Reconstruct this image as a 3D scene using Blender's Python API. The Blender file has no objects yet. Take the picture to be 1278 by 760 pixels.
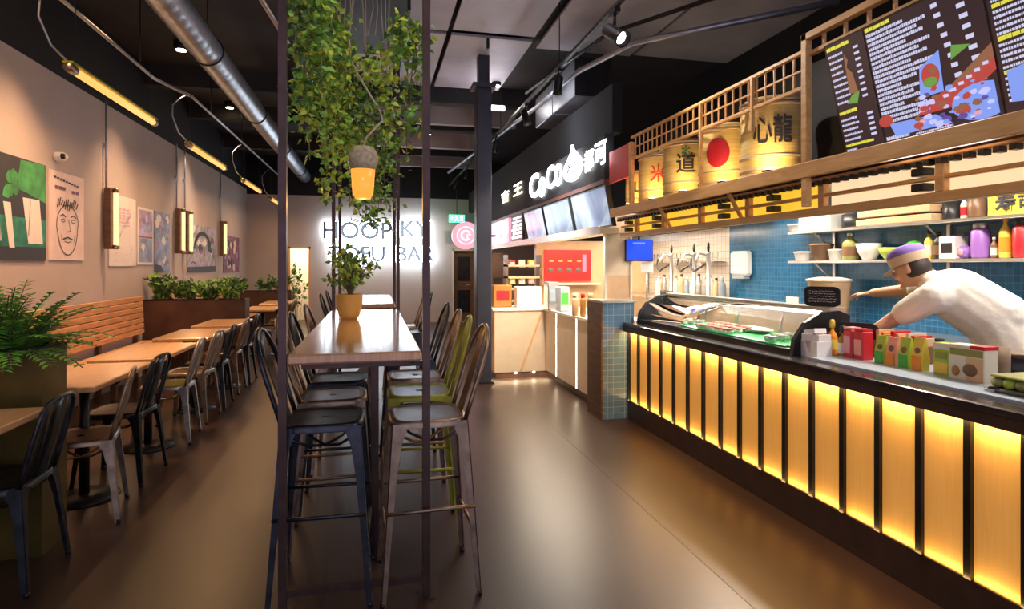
import bpy, math, random
from mathutils import Vector, Matrix, Euler
random.seed(7)
C = bpy.context.scene.collection
PI = math.pi
V = Vector
# ------------------------------------------------------------------ measuring helper (camera survey numbers)
F_PX, CX, HY, EYE, YAW = 745.0, 639.0, 332.0, 1.5, math.radians(13)
def at(px, py, ax, v):
    """point of the room plane ax = v that the photograph shows at px, py"""
    a = (px-CX)/F_PX; b = -(py-HY)/F_PX
    d = V((a*math.cos(YAW)+math.sin(YAW), -a*math.sin(YAW)+math.cos(YAW), b))
    i = 'XYZ'.index(ax); t = (v-(EYE if i == 2 else 0))/d[i]
    return V((d.x*t, d.y*t, EYE+d.z*t))
# ------------------------------------------------------------------ materials
M = {}
def nodes_of(name):
    m = bpy.data.materials.new(name); m.use_nodes = True
    nt = m.node_tree; return m, nt, nt.nodes['Principled BSDF']
def mat(name, col, rough=.5, metal=0, var=.12, scale=8, bump=0, bscale=60, stretch=None, spec=None, trans=0, coat=0):
    m, nt, b = nodes_of(name)
    N, L = nt.nodes, nt.links
    tc = N.new('ShaderNodeTexCoord'); mp = N.new('ShaderNodeMapping'); L.new(tc.outputs['Object'], mp.inputs[0])
    if stretch: mp.inputs['Scale'].default_value = stretch
    no = N.new('ShaderNodeTexNoise'); no.inputs['Scale'].default_value = scale; no.inputs['Detail'].default_value = 5
    L.new(mp.outputs[0], no.inputs['Vector'])
    cr = N.new('ShaderNodeValToRGB'); L.new(no.outputs['Fac'], cr.inputs[0])
    cr.color_ramp.elements[0].position = .3; cr.color_ramp.elements[1].position = .7
    cr.color_ramp.elements[0].color = (*[max(0, c*(1-var)) for c in col], 1)
    cr.color_ramp.elements[1].color = (*[min(1, c*(1+var)) for c in col], 1)
    L.new(cr.outputs[0], b.inputs['Base Color'])
    b.inputs['Roughness'].default_value = rough; b.inputs['Metallic'].default_value = metal
    if spec is not None: b.inputs['Specular IOR Level'].default_value = spec
    if trans: b.inputs['Transmission Weight'].default_value = trans; b.inputs['IOR'].default_value = 1.45
    if coat: b.inputs['Coat Weight'].default_value = coat
    if bump:
        n2 = N.new('ShaderNodeTexNoise'); n2.inputs['Scale'].default_value = bscale; L.new(mp.outputs[0], n2.inputs['Vector'])
        bp = N.new('ShaderNodeBump'); bp.inputs['Strength'].default_value = bump; bp.inputs['Distance'].default_value = .01
        L.new(n2.outputs['Fac'], bp.inputs['Height']); L.new(bp.outputs[0], b.inputs['Normal'])
    M[name] = m; return m
def emis(name, col, s, base=(.06, .06, .06)):
    m, nt, b = nodes_of(name)
    b.inputs['Base Color'].default_value = (*base, 1); b.inputs['Emission Color'].default_value = (*col, 1)
    b.inputs['Emission Strength'].default_value = s; b.inputs['Roughness'].default_value = .3
    M[name] = m; return m
def wood(name, c1, c2, rough=.45, stretch=(1, 1, 12), scale=3, coat=0):
    m, nt, b = nodes_of(name); N, L = nt.nodes, nt.links
    tc = N.new('ShaderNodeTexCoord'); mp = N.new('ShaderNodeMapping'); L.new(tc.outputs['Object'], mp.inputs[0]); mp.inputs['Scale'].default_value = stretch
    no = N.new('ShaderNodeTexNoise'); no.inputs['Scale'].default_value = scale; no.inputs['Detail'].default_value = 8; no.inputs['Distortion'].default_value = 1.2
    L.new(mp.outputs[0], no.inputs['Vector'])
    cr = N.new('ShaderNodeValToRGB'); L.new(no.outputs['Fac'], cr.inputs[0])
    cr.color_ramp.elements[0].position = .35; cr.color_ramp.elements[1].position = .65
    cr.color_ramp.elements[0].color = (*c1, 1); cr.color_ramp.elements[1].color = (*c2, 1)
    L.new(cr.outputs[0], b.inputs['Base Color']); b.inputs['Roughness'].default_value = rough
    if coat: b.inputs['Coat Weight'].default_value = coat; b.inputs['Coat Roughness'].default_value = .12
    M[name] = m; return m
def tiles(name, c1, c2, mortar, size=.06, rough=.2, axes='YZ', ratio=1):
    m, nt, b = nodes_of(name); N, L = nt.nodes, nt.links
    tc = N.new('ShaderNodeTexCoord'); sp = N.new('ShaderNodeSeparateXYZ'); L.new(tc.outputs['Object'], sp.inputs[0])
    cb = N.new('ShaderNodeCombineXYZ'); L.new(sp.outputs[axes[0]], cb.inputs[0]); L.new(sp.outputs[axes[1]], cb.inputs[1])
    br = N.new('ShaderNodeTexBrick'); L.new(cb.outputs[0], br.inputs['Vector'])
    br.offset = 0 if ratio == 1 else .5
    br.inputs['Color1'].default_value = (*c1, 1); br.inputs['Color2'].default_value = (*c2, 1); br.inputs['Mortar'].default_value = (*mortar, 1)
    br.inputs['Scale'].default_value = 1; br.inputs['Mortar Size'].default_value = .003; br.inputs['Brick Width'].default_value = size*ratio; br.inputs['Row Height'].default_value = size
    L.new(br.outputs['Color'], b.inputs['Base Color']); b.inputs['Roughness'].default_value = rough
    bp = N.new('ShaderNodeBump'); bp.inputs['Strength'].default_value = .4; bp.inputs['Distance'].default_value = .003; bp.invert = True
    L.new(br.outputs['Fac'], bp.inputs['Height']); L.new(bp.outputs[0], b.inputs['Normal'])
    M[name] = m; return m
def screen(name, stops, s, scale=3, rough=.15):
    """glowing picture made of soft colour patches"""
    m, nt, b = nodes_of(name); N, L = nt.nodes, nt.links
    tc = N.new('ShaderNodeTexCoord'); no = N.new('ShaderNodeTexNoise'); no.inputs['Scale'].default_value = scale; no.inputs['Detail'].default_value = 3; no.inputs['Distortion'].default_value = .8
    L.new(tc.outputs['Object'], no.inputs['Vector']); cr = N.new('ShaderNodeValToRGB'); L.new(no.outputs['Fac'], cr.inputs[0])
    e = cr.color_ramp.elements
    while len(e) < len(stops): e.new(.5)
    for i, (p, c) in enumerate(stops): e[i].position = p; e[i].color = (*c, 1)
    L.new(cr.outputs[0], b.inputs['Emission Color']); b.inputs['Emission Strength'].default_value = s
    b.inputs['Base Color'].default_value = (.02, .02, .02, 1); b.inputs['Roughness'].default_value = rough
    M[name] = m; return m

mat('plaster', (.50, .425, .395), .85, var=.07, scale=1.3, bump=.15)
mat('black_paint', (.007, .007, .009), .8, var=.3)
mat('black_ceiling', (.02, .019, .021), .85, var=.35, scale=2)
mat('grey_board', (.33, .31, .34), .5, var=.2, scale=1.2)
mat('black_metal', (.025, .024, .026), .38, .6, var=.3)
mat('dark_post', (.085, .05, .042), .35, .7, var=.25)
mat('column_paint', (.035, .037, .05), .4, .2)
mat('gunmetal', (.045, .05, .058), .32, .85, var=.35, scale=14)
mat('bronze', (.30, .215, .15), .33, .9, var=.35, scale=14)
mat('steel_worn', (.42, .38, .33), .3, .9, var=.3, scale=14)
mat('olive_paint', (.30, .30, .02), .35, .3, var=.2)
mat('stainless', (.62, .60, .57), .28, .9, var=.08)
mat('galvanised', (.42, .44, .50), .34, .85, var=.2, scale=5)
mat('white_plastic', (.78, .76, .72), .35, var=.05)
mat('cream_panel', (.78, .62, .42), .4, var=.05)
mat('white_top', (.85, .78, .68), .3, var=.03)
mat('dark_top', (.035, .024, .022), .2, var=.3, coat=.3)
mat('plinth_brown', (.055, .028, .02), .4, var=.3)
mat('red_brown', (.14, .05, .035), .4, var=.2)
mat('planter_metal', (.13, .095, .022), .32, .5, var=.5, scale=3)
mat('planter_brown', (.075, .035, .022), .45, .2, var=.4, scale=3)
mat('soil', (.03, .02, .012), .95, var=.4, scale=40)
mat('leaf', (.20, .40, .05), .45, var=.45, scale=9)
mat('leaf_fern', (.17, .42, .06), .45, var=.4, scale=9)
mat('leaf_yellow', (.42, .50, .05), .45, var=.35, scale=9)
mat('leaf_dark', (.06, .14, .04), .45, var=.5, scale=9)
mat('stem', (.16, .12, .06), .7)
mat('rope', (.5, .4, .3), .8)
mat('yellow_pot', (.78, .50, .12), .35, var=.1)
mat('orange_glass', (.9, .42, .06), .3)
mat('cork', (.42, .35, .25), .8, var=.3, scale=40, bump=.4)
wood('wood_light', (.50, .27, .12), (.68, .42, .22), .42, (1, 1, 14))
wood('wood_slat', (.52, .25, .11), (.70, .38, .19), .5, (8, 1, 8), coat=0)
wood('wood_table', (.68, .36, .15), (.80, .47, .22), .3, (10, 1, 1), 4, coat=.5)
wood('wood_bar', (.56, .27, .11), (.68, .37, .17), .16, (10, 1, 1), 4, coat=.8)
wood('wood_gold', (.66, .36, .12), (.82, .50, .20), .45, (8, 1, 8))
wood('wood_dark', (.10, .05, .025), (.18, .09, .045), .5)
wood('panel_wood', (.72, .43, .12), (.80, .50, .16), .5, (14, 14, 1), 3)
_n = M['panel_wood'].node_tree; _b = _n.nodes['Principled BSDF']; _b.inputs['Emission Color'].default_value = (.95, .38, .06, 1); _b.inputs['Emission Strength'].default_value = .27   # backlit acrylic
wood('straw', (.62, .45, .14), (.80, .62, .25), .7, (1, 1, 40), 3)
tiles('blue_tiles', (.008, .085, .21), (.014, .12, .26), (.04, .17, .28), .055)
tiles('pillar_tiles', (.10, .20, .30), (.13, .24, .35), (.3, .35, .4), .06, axes='XZ')
tiles('white_tiles', (.55, .52, .47), (.6, .57, .5), (.3, .28, .25), .1)
mat('white_print', (.78, .70, .66), .6, var=.05)
mat('pink_print', (.80, .62, .58), .6, var=.1, scale=6)
mat('ink', (.03, .03, .04), .6)
mat('ink_red', (.65, .05, .04), .6)
mat('ink_green', (.05, .28, .08), .6, var=.4)
mat('teal_print', (.02, .20, .13), .6, var=.5)
mat('lilac_print', (.42, .30, .46), .6, var=.5, scale=5)
mat('blue_print', (.26, .31, .50), .6, var=.45, scale=6)
mat('plum_print', (.22, .10, .17), .6, var=.6, scale=7)
mat('grey_print', (.35, .32, .36), .6, var=.6, scale=7)
mat('skin_tone', (.62, .33, .20), .5, var=.06, spec=.3)
mat('cotton_white', (.80, .74, .66), .85, var=.06, bump=.3, bscale=25)
mat('cap_beige', (.62, .46, .30), .8)
mat('cap_purple', (.22, .14, .50), .8)
mat('trousers', (.03, .03, .04), .85)
mat('crimson', (.36, .008, .02), .5, var=.15); mat('apron_cloth', (.36, .27, .20), .85, var=.15, scale=20)
mat('eye_white', (.8, .78, .75), .2); mat('lips', (.45, .16, .12), .4); mat('hair', (.03, .02, .015), .6)
for n, c in dict(red=(.62, .02, .03), orange=(.85, .28, .02), green=(.06, .42, .05), lime=(.42, .55, .05), yellow=(.85, .60, .08),
                 purple=(.32, .14, .48), pinky=(.80, .36, .36), tan=(.70, .45, .25), olive=(.30, .30, .08), black=(.02, .02, .022),
                 salmon=(.85, .32, .22), cream=(.8, .72, .55), brown=(.20, .10, .05), leafgreen=(.02, .50, .10), amber=(.45, .20, .04),
                 bluegrey=(.3, .36, .42), white=(.8, .78, .74)).items():
    mat('c_'+n, c, .35, var=.08)
# glass
m, nt, b = nodes_of('clear_glass'); b.inputs['Base Color'].default_value = (.96, .98, .97, 1); b.inputs['Transmission Weight'].default_value = 1; b.inputs['Roughness'].default_value = .02; b.inputs['IOR'].default_value = 1.04; M['clear_glass'] = m
# floor
m, nt, b = nodes_of('floor_mat'); N, L = nt.nodes, nt.links
tc = N.new('ShaderNodeTexCoord'); no = N.new('ShaderNodeTexNoise'); no.inputs['Scale'].default_value = 1.1; no.inputs['Detail'].default_value = 7
L.new(tc.outputs['Object'], no.inputs['Vector']); cr = N.new('ShaderNodeValToRGB'); L.new(no.outputs['Fac'], cr.inputs[0])
cr.color_ramp.elements[0].position = .3; cr.color_ramp.elements[1].position = .75
cr.color_ramp.elements[0].color = (.031, .0145, .0095, 1); cr.color_ramp.elements[1].color = (.050, .0245, .0175, 1)
L.new(cr.outputs[0], b.inputs['Base Color'])
mr = N.new('ShaderNodeMapRange'); L.new(no.outputs['Fac'], mr.inputs[0]); mr.inputs[3].default_value = .27; mr.inputs[4].default_value = .40
L.new(mr.outputs[0], b.inputs['Roughness']); b.inputs['Specular IOR Level'].default_value = .6
M['floor_mat'] = m
emis('tube_glow', (1, .46, .11), 1.15); emis('tube_soft', (1, .62, .30), 1.3)
emis('lamp_white', (1, .93, .88), 30); emis('lamp_warm', (1, .75, .4), 18)
emis('sign_white', (.93, .96, 1), 9); emis('sign_warm', (1, .9, .68), 5); emis('sign_pink', (1, .30, .38), 1.15); emis('sign_pale', (1, .75, .78), 1.3)
emis('exit_green', (.05, .9, .45), 3.2); emis('exit_white', (.8, 1, .9), 3)
emis('halo_white', (.72, .88, 1), 10)
emis('led_cream', (1, .86, .6), 14)
emis('led_strip', (1, .6, .2), 12)
emis('screen_blue', (.01, .06, .9), 1.1, (.0, .01, .08))
emis('screen_red', (.9, .03, .02), .75, (.25, .01, .01))
emis('screen_dark', (.04, .02, .03), .55, (.01, .01, .01))
emis('txt_white', (.58, .58, .80), .85); emis('txt_yellow', (.75, .72, .05), 0.78); emis('pix_green', (.12, .32, .05), .8); emis('pix_red', (.6, .06, .05), 0.62)
emis('pix_blue', (.22, .36, .95), 0.74); emis('pix_brown', (.35, .14, .07), .6); emis('pix_lilac', (.50, .50, .92), .9); emis('pix_deep', (.08, .06, .30), .8); emis('pix_pink', (.75, .35, .5), .8)
emis('yellow_glow', (1, .58, .04), .72, (.6, .4, .05)); emis('cream_glow', (1, .74, .44), .72, (.6, .5, .35))
emis('door_glow', (1, .85, .6), 1.1); emis('amber_glow', (1, .33, .03), 1.05)
screen('menu_picture', [(.3, (.14, .22, .42)), (.48, (.30, .38, .62)), (.6, (.55, .72, .85)), (.72, (.32, .36, .55))], .62, 2.2)
# ------------------------------------------------------------------ mesh builder
class MB:
    def __init__(s): s.v = []; s.f = []; s.m = []; s.sm = []; s.mats = []
    def mi(s, name):
        if name not in s.mats: s.mats.append(name)
        return s.mats.index(name)
    def add(s, vs, fs, mt, smooth=False, X=None):
        k = len(s.v); i = s.mi(mt)
        s.v += [tuple(X @ V(v)) if X is not None else tuple(v) for v in vs]
        for f in fs: s.f.append([k+q for q in f]); s.m.append(i); s.sm.append(smooth)
        return s
    def box(s, x0, x1, y0, y1, z0, z1, mt, X=None, bev=0):
        if bev:
            bx = min(bev, abs(x1-x0)/2.01, abs(y1-y0)/2.01, abs(z1-z0)/2.01)
            P = []
            for sx, x in ((-1, x0), (1, x1)):
                for sy, y in ((-1, y0), (1, y1)):
                    for sz, z in ((-1, z0), (1, z1)):
                        P += [(x, y-sy*bx, z-sz*bx), (x-sx*bx, y, z-sz*bx), (x-sx*bx, y-sy*bx, z)]
            def I(a, b_, c, k): return (a*4+b_*2+c)*3+k
            F = []
            for a in (0, 1):
                q = [I(a, 0, 0, 0), I(a, 1, 0, 0), I(a, 1, 1, 0), I(a, 0, 1, 0)]; F.append(q if a else q[::-1])
                q = [I(0, a, 0, 1), I(1, a, 0, 1), I(1, a, 1, 1), I(0, a, 1, 1)]; F.append(q[::-1] if a else q)
                q = [I(0, 0, a, 2), I(1, 0, a, 2), I(1, 1, a, 2), I(0, 1, a, 2)]; F.append(q if a else q[::-1])
            for a in (0, 1):
                for b_ in (0, 1):
                    F.append([I(a, b_, 0, 0), I(a, b_, 1, 0), I(a, b_, 1, 1), I(a, b_, 0, 1)])
                    F.append([I(a, 0, b_, 0), I(a, 1, b_, 0), I(a, 1, b_, 2), I(a, 0, b_, 2)])
                    F.append([I(0, a, b_, 1), I(1, a, b_, 1), I(1, a, b_, 2), I(0, a, b_, 2)])
                    for c in (0, 1): F.append([I(a, b_, c, 0), I(a, b_, c, 1), I(a, b_, c, 2)])
            return s.add(P, F, mt, False, X)
        P = [(x, y, z) for x in (x0, x1) for y in (y0, y1) for z in (z0, z1)]
        F = [(0, 1, 3, 2), (4, 6, 7, 5), (0, 4, 5, 1), (2, 3, 7, 6), (0, 2, 6, 4), (1, 5, 7, 3)]
        return s.add(P, F, mt, False, X)
    def tube(s, pts, r, mt, n=8, closed=False, X=None, caps=True, flat=1.0):
        pts = [V(p) for p in pts]; m = len(pts)
        rs = r if isinstance(r, (list, tuple)) else [r]*m
        up = None; P = []
        for i, p in enumerate(pts):
            if closed: d = pts[(i+1) % m]-pts[i-1]
            else: d = pts[min(i+1, m-1)]-pts[max(i-1, 0)]
            if d.length < 1e-9: d = V((0, 0, 1))
            d.normalize()
            if up is None:
                up = V((0, 0, 1)) if abs(d.z) < .9 else V((1, 0, 0))
            a = up-d*up.dot(d)
            if a.length < 1e-6: a = d.orthogonal()
            a.normalize(); up = a; b_ = d.cross(a)
            for k in range(n):
                t = 2*PI*k/n+PI/n; P.append(p+a*math.cos(t)*rs[i]+b_*math.sin(t)*rs[i]*flat)
        F = []
        for i in range(m if closed else m-1):
            j = (i+1) % m
            for k in range(n): F.append((i*n+k, i*n+(k+1) % n, j*n+(k+1) % n, j*n+k))
        if not closed and caps: F += [tuple(range(n))[::-1], tuple((m-1)*n+k for k in range(n))]
        return s.add(P, F, mt, n > 5, X)
    def bar(s, a, b_, w, mt, X=None): return s.tube([a, b_], w*.7071, mt, 4, X=X)
    def lathe(s, prof, mt, c=(0, 0, 0), n=20, X=None, cap=True):
        P = [(c[0]+r*math.cos(2*PI*k/n), c[1]+r*math.sin(2*PI*k/n), c[2]+z) for r, z in prof for k in range(n)]
        F = [(i*n+k, i*n+(k+1) % n, (i+1)*n+(k+1) % n, (i+1)*n+k) for i in range(len(prof)-1) for k in range(n)]
        if cap: F += [tuple(range(n))[::-1], tuple((len(prof)-1)*n+k for k in range(n))]
        return s.add(P, F, mt, True, X)
    def ball(s, c, r, mt, n=12, X=None):
        r = r if isinstance(r, (tuple, list)) else (r, r, r); P = []; h = n//2
        for i in range(1, h):
            a = PI*i/h
            for k in range(n): t = 2*PI*k/n; P.append((c[0]+r[0]*math.sin(a)*math.cos(t), c[1]+r[1]*math.sin(a)*math.sin(t), c[2]-r[2]*math.cos(a)))
        b0 = len(P); P += [(c[0], c[1], c[2]-r[2]), (c[0], c[1], c[2]+r[2])]
        F = [(i*n+k, i*n+(k+1) % n, (i+1)*n+(k+1) % n, (i+1)*n+k) for i in range(h-2) for k in range(n)]
        F += [(b0, (k+1) % n, k) for k in range(n)]+[(b0+1, (h-2)*n+k, (h-2)*n+(k+1) % n) for k in range(n)]
        return s.add(P, F, mt, True, X)
    def poly(s, pts, t, mt, X=None):
        """outline in the local XY plane thickened along +Z by t"""
        n = len(pts); P = [(x, y, 0) for x, y in pts]+[(x, y, t) for x, y in pts]
        F = [tuple(range(n))[::-1], tuple(range(n, 2*n))]+[(i, (i+1) % n, n+(i+1) % n, n+i) for i in range(n)]
        return s.add(P, F, mt, False, X)
    def mesh(s, me, mt, X):
        return s.add([v.co for v in me.vertices], [tuple(p.vertices) for p in me.polygons], mt, False, X)
    def build(s, name, parent=None, loc=None):
        me = bpy.data.meshes.new(name); me.from_pydata(s.v, [], s.f)
        for q in s.mats: me.materials.append(M[q])
        me.polygons.foreach_set('material_index', s.m); me.polygons.foreach_set('use_smooth', s.sm); me.update()
        o = bpy.data.objects.new(name, me); C.objects.link(o)
        if parent: o.parent = parent
        if loc is not None:
            o.location = loc
        return o
def B(*a, **k): return MB().box(*a, **k)
def tag(o, label, cat, group=None, kind=None):
    o['label'] = label; o['category'] = cat
    if group: o['group'] = group
    if kind: o['kind'] = kind
    return o
def empty(name, loc, label, cat, rz=0, group=None):
    o = bpy.data.objects.new(name, None); C.objects.link(o); o.location = loc; o.rotation_euler = (0, 0, rz); o.empty_display_size = .1
    return tag(o, label, cat, group)
def struct(o): o['kind'] = 'structure'; return o
def dup(root, loc, rz, label, group=None):
    r = root.copy(); C.objects.link(r); r.location = loc; r.rotation_euler = (0, 0, rz); r['label'] = label
    if group: r['group'] = group
    for ch in list(root.children):
        c = ch.copy(); C.objects.link(c); c.parent = r
        for g in ch.children:
            d = g.copy(); C.objects.link(d); d.parent = c
    return r
def text_mesh(body, size=1, depth=.01, offset=0):
    cu = bpy.data.curves.new('lettering', 'FONT'); cu.body = body; cu.size = size; cu.extrude = depth/2; cu.align_x = 'CENTER'; cu.align_y = 'CENTER'; cu.resolution_u = 3; cu.offset = offset
    o = bpy.data.objects.new('lettering', cu); C.objects.link(o); bpy.context.view_layer.update()
    dg = bpy.context.evaluated_depsgraph_get(); me = bpy.data.meshes.new_from_object(o.evaluated_get(dg))
    bpy.data.objects.remove(o); bpy.data.curves.remove(cu); return me
def frame_m(o, ex, ey):
    ex = V(ex).normalized(); ey = V(ey).normalized(); ez = ex.cross(ey)
    return Matrix.Translation(V(o)) @ Matrix((ex, ey, ez)).transposed().to_4x4()
def light(name, kind, loc, power, col=(1, 1, 1), rot=None, size=.1, size_y=None, spot=None, blend=.5, target=None, spread=None):
    d = bpy.data.lights.new(name, kind); d.energy = power; d.color = col
    if kind == 'AREA':
        d.size = size
        if size_y: d.shape = 'RECTANGLE'; d.size_y = size_y
        if spread: d.spread = spread
    else:
        d.shadow_soft_size = size
    if kind == 'SPOT': d.spot_size = spot or 1; d.spot_blend = blend
    o = bpy.data.objects.new(name, d); C.objects.link(o); o.location = loc
    if target is not None: o.rotation_euler = (V(target)-V(loc)).to_track_quat('-Z', 'Y').to_euler()
    elif rot: o.rotation_euler = rot
    return o
# ------------------------------------------------------------------ SETTING
XL, YB, ZC = -3.1, 16.0, 4.3
struct(B(-3.4, 6.6, -1.5, 16.3, -.12, 0, 'floor_mat').build('floor'))
fj = MB()
fj.box(1.62, 1.628, .3, 5.4, 0, .0012, 'plinth_brown'); struct(fj.build('trim_floor_joint'))
struct(B(-3.4, 6.6, -1.5, 16.3, ZC, ZC+.15, 'black_ceiling').build('ceiling'))
w = MB(); w.box(XL-.2, XL, -1.5, 16.2, 0, 3.42, 'plaster'); w.box(XL-.2, XL-.001, -1.5, 16.2, 3.42, ZC, 'black_paint'); struct(w.build('wall_left'))
w = MB()
# back wall with two openings (lit passage at left, dark door at right)
a0, a1, ad = -2.12, -1.58, 1.99
b0, b1, bd = 2.05, 2.68, 1.95
for x0, x1, z0, z1 in ((XL, a0, 0, 3.3), (a0, a1, ad, 3.3), (a1, b0, 0, 3.3), (b0, b1, bd, 3.3), (b1, 6.6, 0, 3.3)):
    w.box(x0, x1, YB, YB+.18, z0, z1, 'plaster')
w.box(XL, 6.6, YB-.002, YB+.18, 3.3, ZC, 'black_paint'); struct(w.build('wall_back'))
struct(B(6.5, 6.6, -1.5, 16.2, 0, ZC, 'black_paint').build('wall_right'))
d = struct(B(b0+.04, b1-.04, YB+.06, YB+.11, .01, bd-.04, 'wood_dark').build('door_1'))
fr = MB(); fr.box(b0, b0+.04, YB-.02, YB+.1, 0, bd, 'cream_panel'); fr.box(b1-.04, b1, YB-.02, YB+.1, 0, bd, 'cream_panel'); fr.box(b0, b1, YB-.02, YB+.1, bd-.04, bd, 'cream_panel'); fr.build('door_frame', d)
hn = MB(); hn.tube([(b1-.12, YB+.06, 1.0), (b1-.12, YB+.0, 1.0), (b1-.24, YB+.0, 1.0)], .012, 'stainless'); hn.build('door_handle', d)
MB().box(b0+.14, b1-.14, YB+.05, YB+.06, .25, .85, 'black_metal').box(b0+.14, b1-.14, YB+.05, YB+.06, 1.1, 1.75, 'black_metal').build('door_panel', d)
d = struct(MB().box(a0, a0+.05, YB-.02, YB+.18, 0, ad, 'wood_table').box(a1-.05, a1, YB-.02, YB+.18, 0, ad, 'wood_table').box(a0, a1, YB-.02, YB+.18, ad-.05, ad, 'wood_table').build('door_2'))
w = MB(); w.box(a0-.6, a1+.6, 17.6, 17.7, 0, 2.6, 'white_top'); w.box(a0-.6, a0-.5, YB+.2, 17.6, 0, 2.6, 'white_top'); w.box(a1+.5, a1+.6, YB+.2, 17.6, 0, 2.6, 'white_top'); w.box(a0-.6, a1+.6, YB+.2, 17.7, 2.6, 2.7, 'white_top'); w.box(a0-.6, a1+.6, YB+.2, 17.7, -.05, 0, 'floor_mat')
struct(w.build('wall_passage'))
light('passage_lamp', 'POINT', (-1.85, 16.9, 2.4), 55, (1, .86, .62), size=.12)
# dangling plant shapes in the passage
# kitchen back wall, blue tiled, and steel lined wall behind the bar
w = MB(); w.box(4.6, 4.75, .4, 7.08, 0, 2.06, 'blue_tiles'); w.box(4.6, 4.75, .4, 7.08, 2.06, ZC, 'black_paint')
w.box(4.62, 4.75, 7.08, 11.9, 0, 2.02, 'white_tiles'); w.box(4.62, 4.75, 7.08, 16, 2.02, ZC, 'black_paint'); struct(w.build('wall_kitchen'))
# dropped dark bulkhead above the kiosk and the open black void beside it
w = MB(); w.box(2.47, 2.58, 5.95, 15.9, 2.93, 3.45, 'black_paint')
struct(w.build('wall_bulkhead'))
# grey ceiling boards
k = 0
for (x0, x1, y0, y1, z) in ((-1.0, .28, 2.6, 4.7, 4.2), (.36, 1.86, 2.6, 4.7, 4.2), (-.45, .82, 4.8, 6.85, 4.2), (.88, 1.86, 4.8, 6.85, 4.22), (-.45, .82, 6.95, 9.0, 4.2), (.88, 1.86, 6.95, 9.0, 4.2),
                            (1.96, 3.2, 2.2, 4.6, 4.22), (3.26, 4.6, 2.2, 4.6, 4.2), (1.96, 3.2, 4.66, 7.15, 4.2), (3.26, 4.6, 4.66, 7.15, 4.22), (-2.6, -.5, 3.2, 4.6, 4.22)):
    k += 1; struct(B(x0, x1, y0, y1, z, z+.03, 'grey_board').build('ceiling_board_%d' % k))
k = 0
for y, z, th in ((9.2, 4.02, .22), (10.3, 3.95, .12), (11.2, 4.05, .2), (12.4, 3.95, .16), (13.6, 4.0, .2), (14.8, 3.95, .14)):
    k += 1; struct(B(-3.1 if k % 2 else -.4, 2.45, y, y+th, z, ZC, 'black_ceiling' if k % 2 else 'grey_board').build('ceiling_beam_%d' % k))
k = 0
for x, y0, y1, s in ((.55, 3.2, 5.6, .05), (.82, 3.6, 5.5, .05), (.33, 6.1, 8.2, .03), (1.3, 6.95, 7.0, .03)):
    k += 1; struct(B(x, x+s, y0, y1, 4.08, 4.2, 'black_metal').build('ceiling_batten_%d' % k))
# steel column
o = MB(); o.box(1.27, 1.465, 7.5, 7.69, 0, 3.78, 'column_paint', bev=.008)
co = tag(o.build('steel_column'), 'slim black square steel column standing in the middle of the floor', 'column')
MB().box(1.22, 1.515, 7.45, 7.74, 3.78, 3.83, 'column_paint').box(1.3, 1.44, 7.52, 7.67, 3.83, 4.2, 'column_paint').build('cap_plate', co)
MB().box(1.24, 1.495, 7.47, 7.72, 0, .02, 'black_metal').build('base_plate', co)
# ------------------------------------------------------------------ CEILING SERVICES
duct = empty('ventilation_duct', (-1.70, 5.2, 3.75), 'long round spiral metal duct running along under the black ceiling', 'duct')
n, P, R = 24, [], .145
o = MB(); steps = 240
pts = [(-.0, -3 + 13.6*i/steps, 0) for i in range(steps+1)]
o.tube(pts, [R+(.006 if i % 3 == 0 else 0) for i in range(steps+1)], 'galvanised', 20); o.build('duct_pipe', duct)
for y in (-1, 1.6, 4.2, 6.8, 9.4):
    MB().tube([(R*1.05*math.cos(t), y, R*1.05*math.sin(t)) for t in [2*PI*i/20 for i in range(20)]], .012, 'black_metal', 6, closed=True).tube([(0, y, R), (0, y, .55)], .006, 'black_metal', 6).build('hanging_strap', duct)
def pipe(name, pts, r, mt, label, cat='pipe', n=8):
    return tag(MB().tube(pts, r, mt, n).build(name), label, cat)
cz = 3.6
cd = tag(MB().tube([(-2.4, 2.0, cz), (-2.4, 7.4, cz), (-2.35, 7.75, cz+.02), (-2.2, 8.1, cz), (-2.15, 15.6, cz)], .018, 'galvanised', 8).build('cable_conduit'), 'thin grey conduit high on the left feeding the tube pendants', 'conduit')
for y in (3, 5, 7, 9, 11, 13): MB().tube([(-2.4 if y < 8 else -2.2+.004*(8-y), y, cz), (-2.4 if y < 8 else -2.2+.004*(8-y), y, ZC)], .006, 'black_metal', 6).build('hanger', cd)
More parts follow.
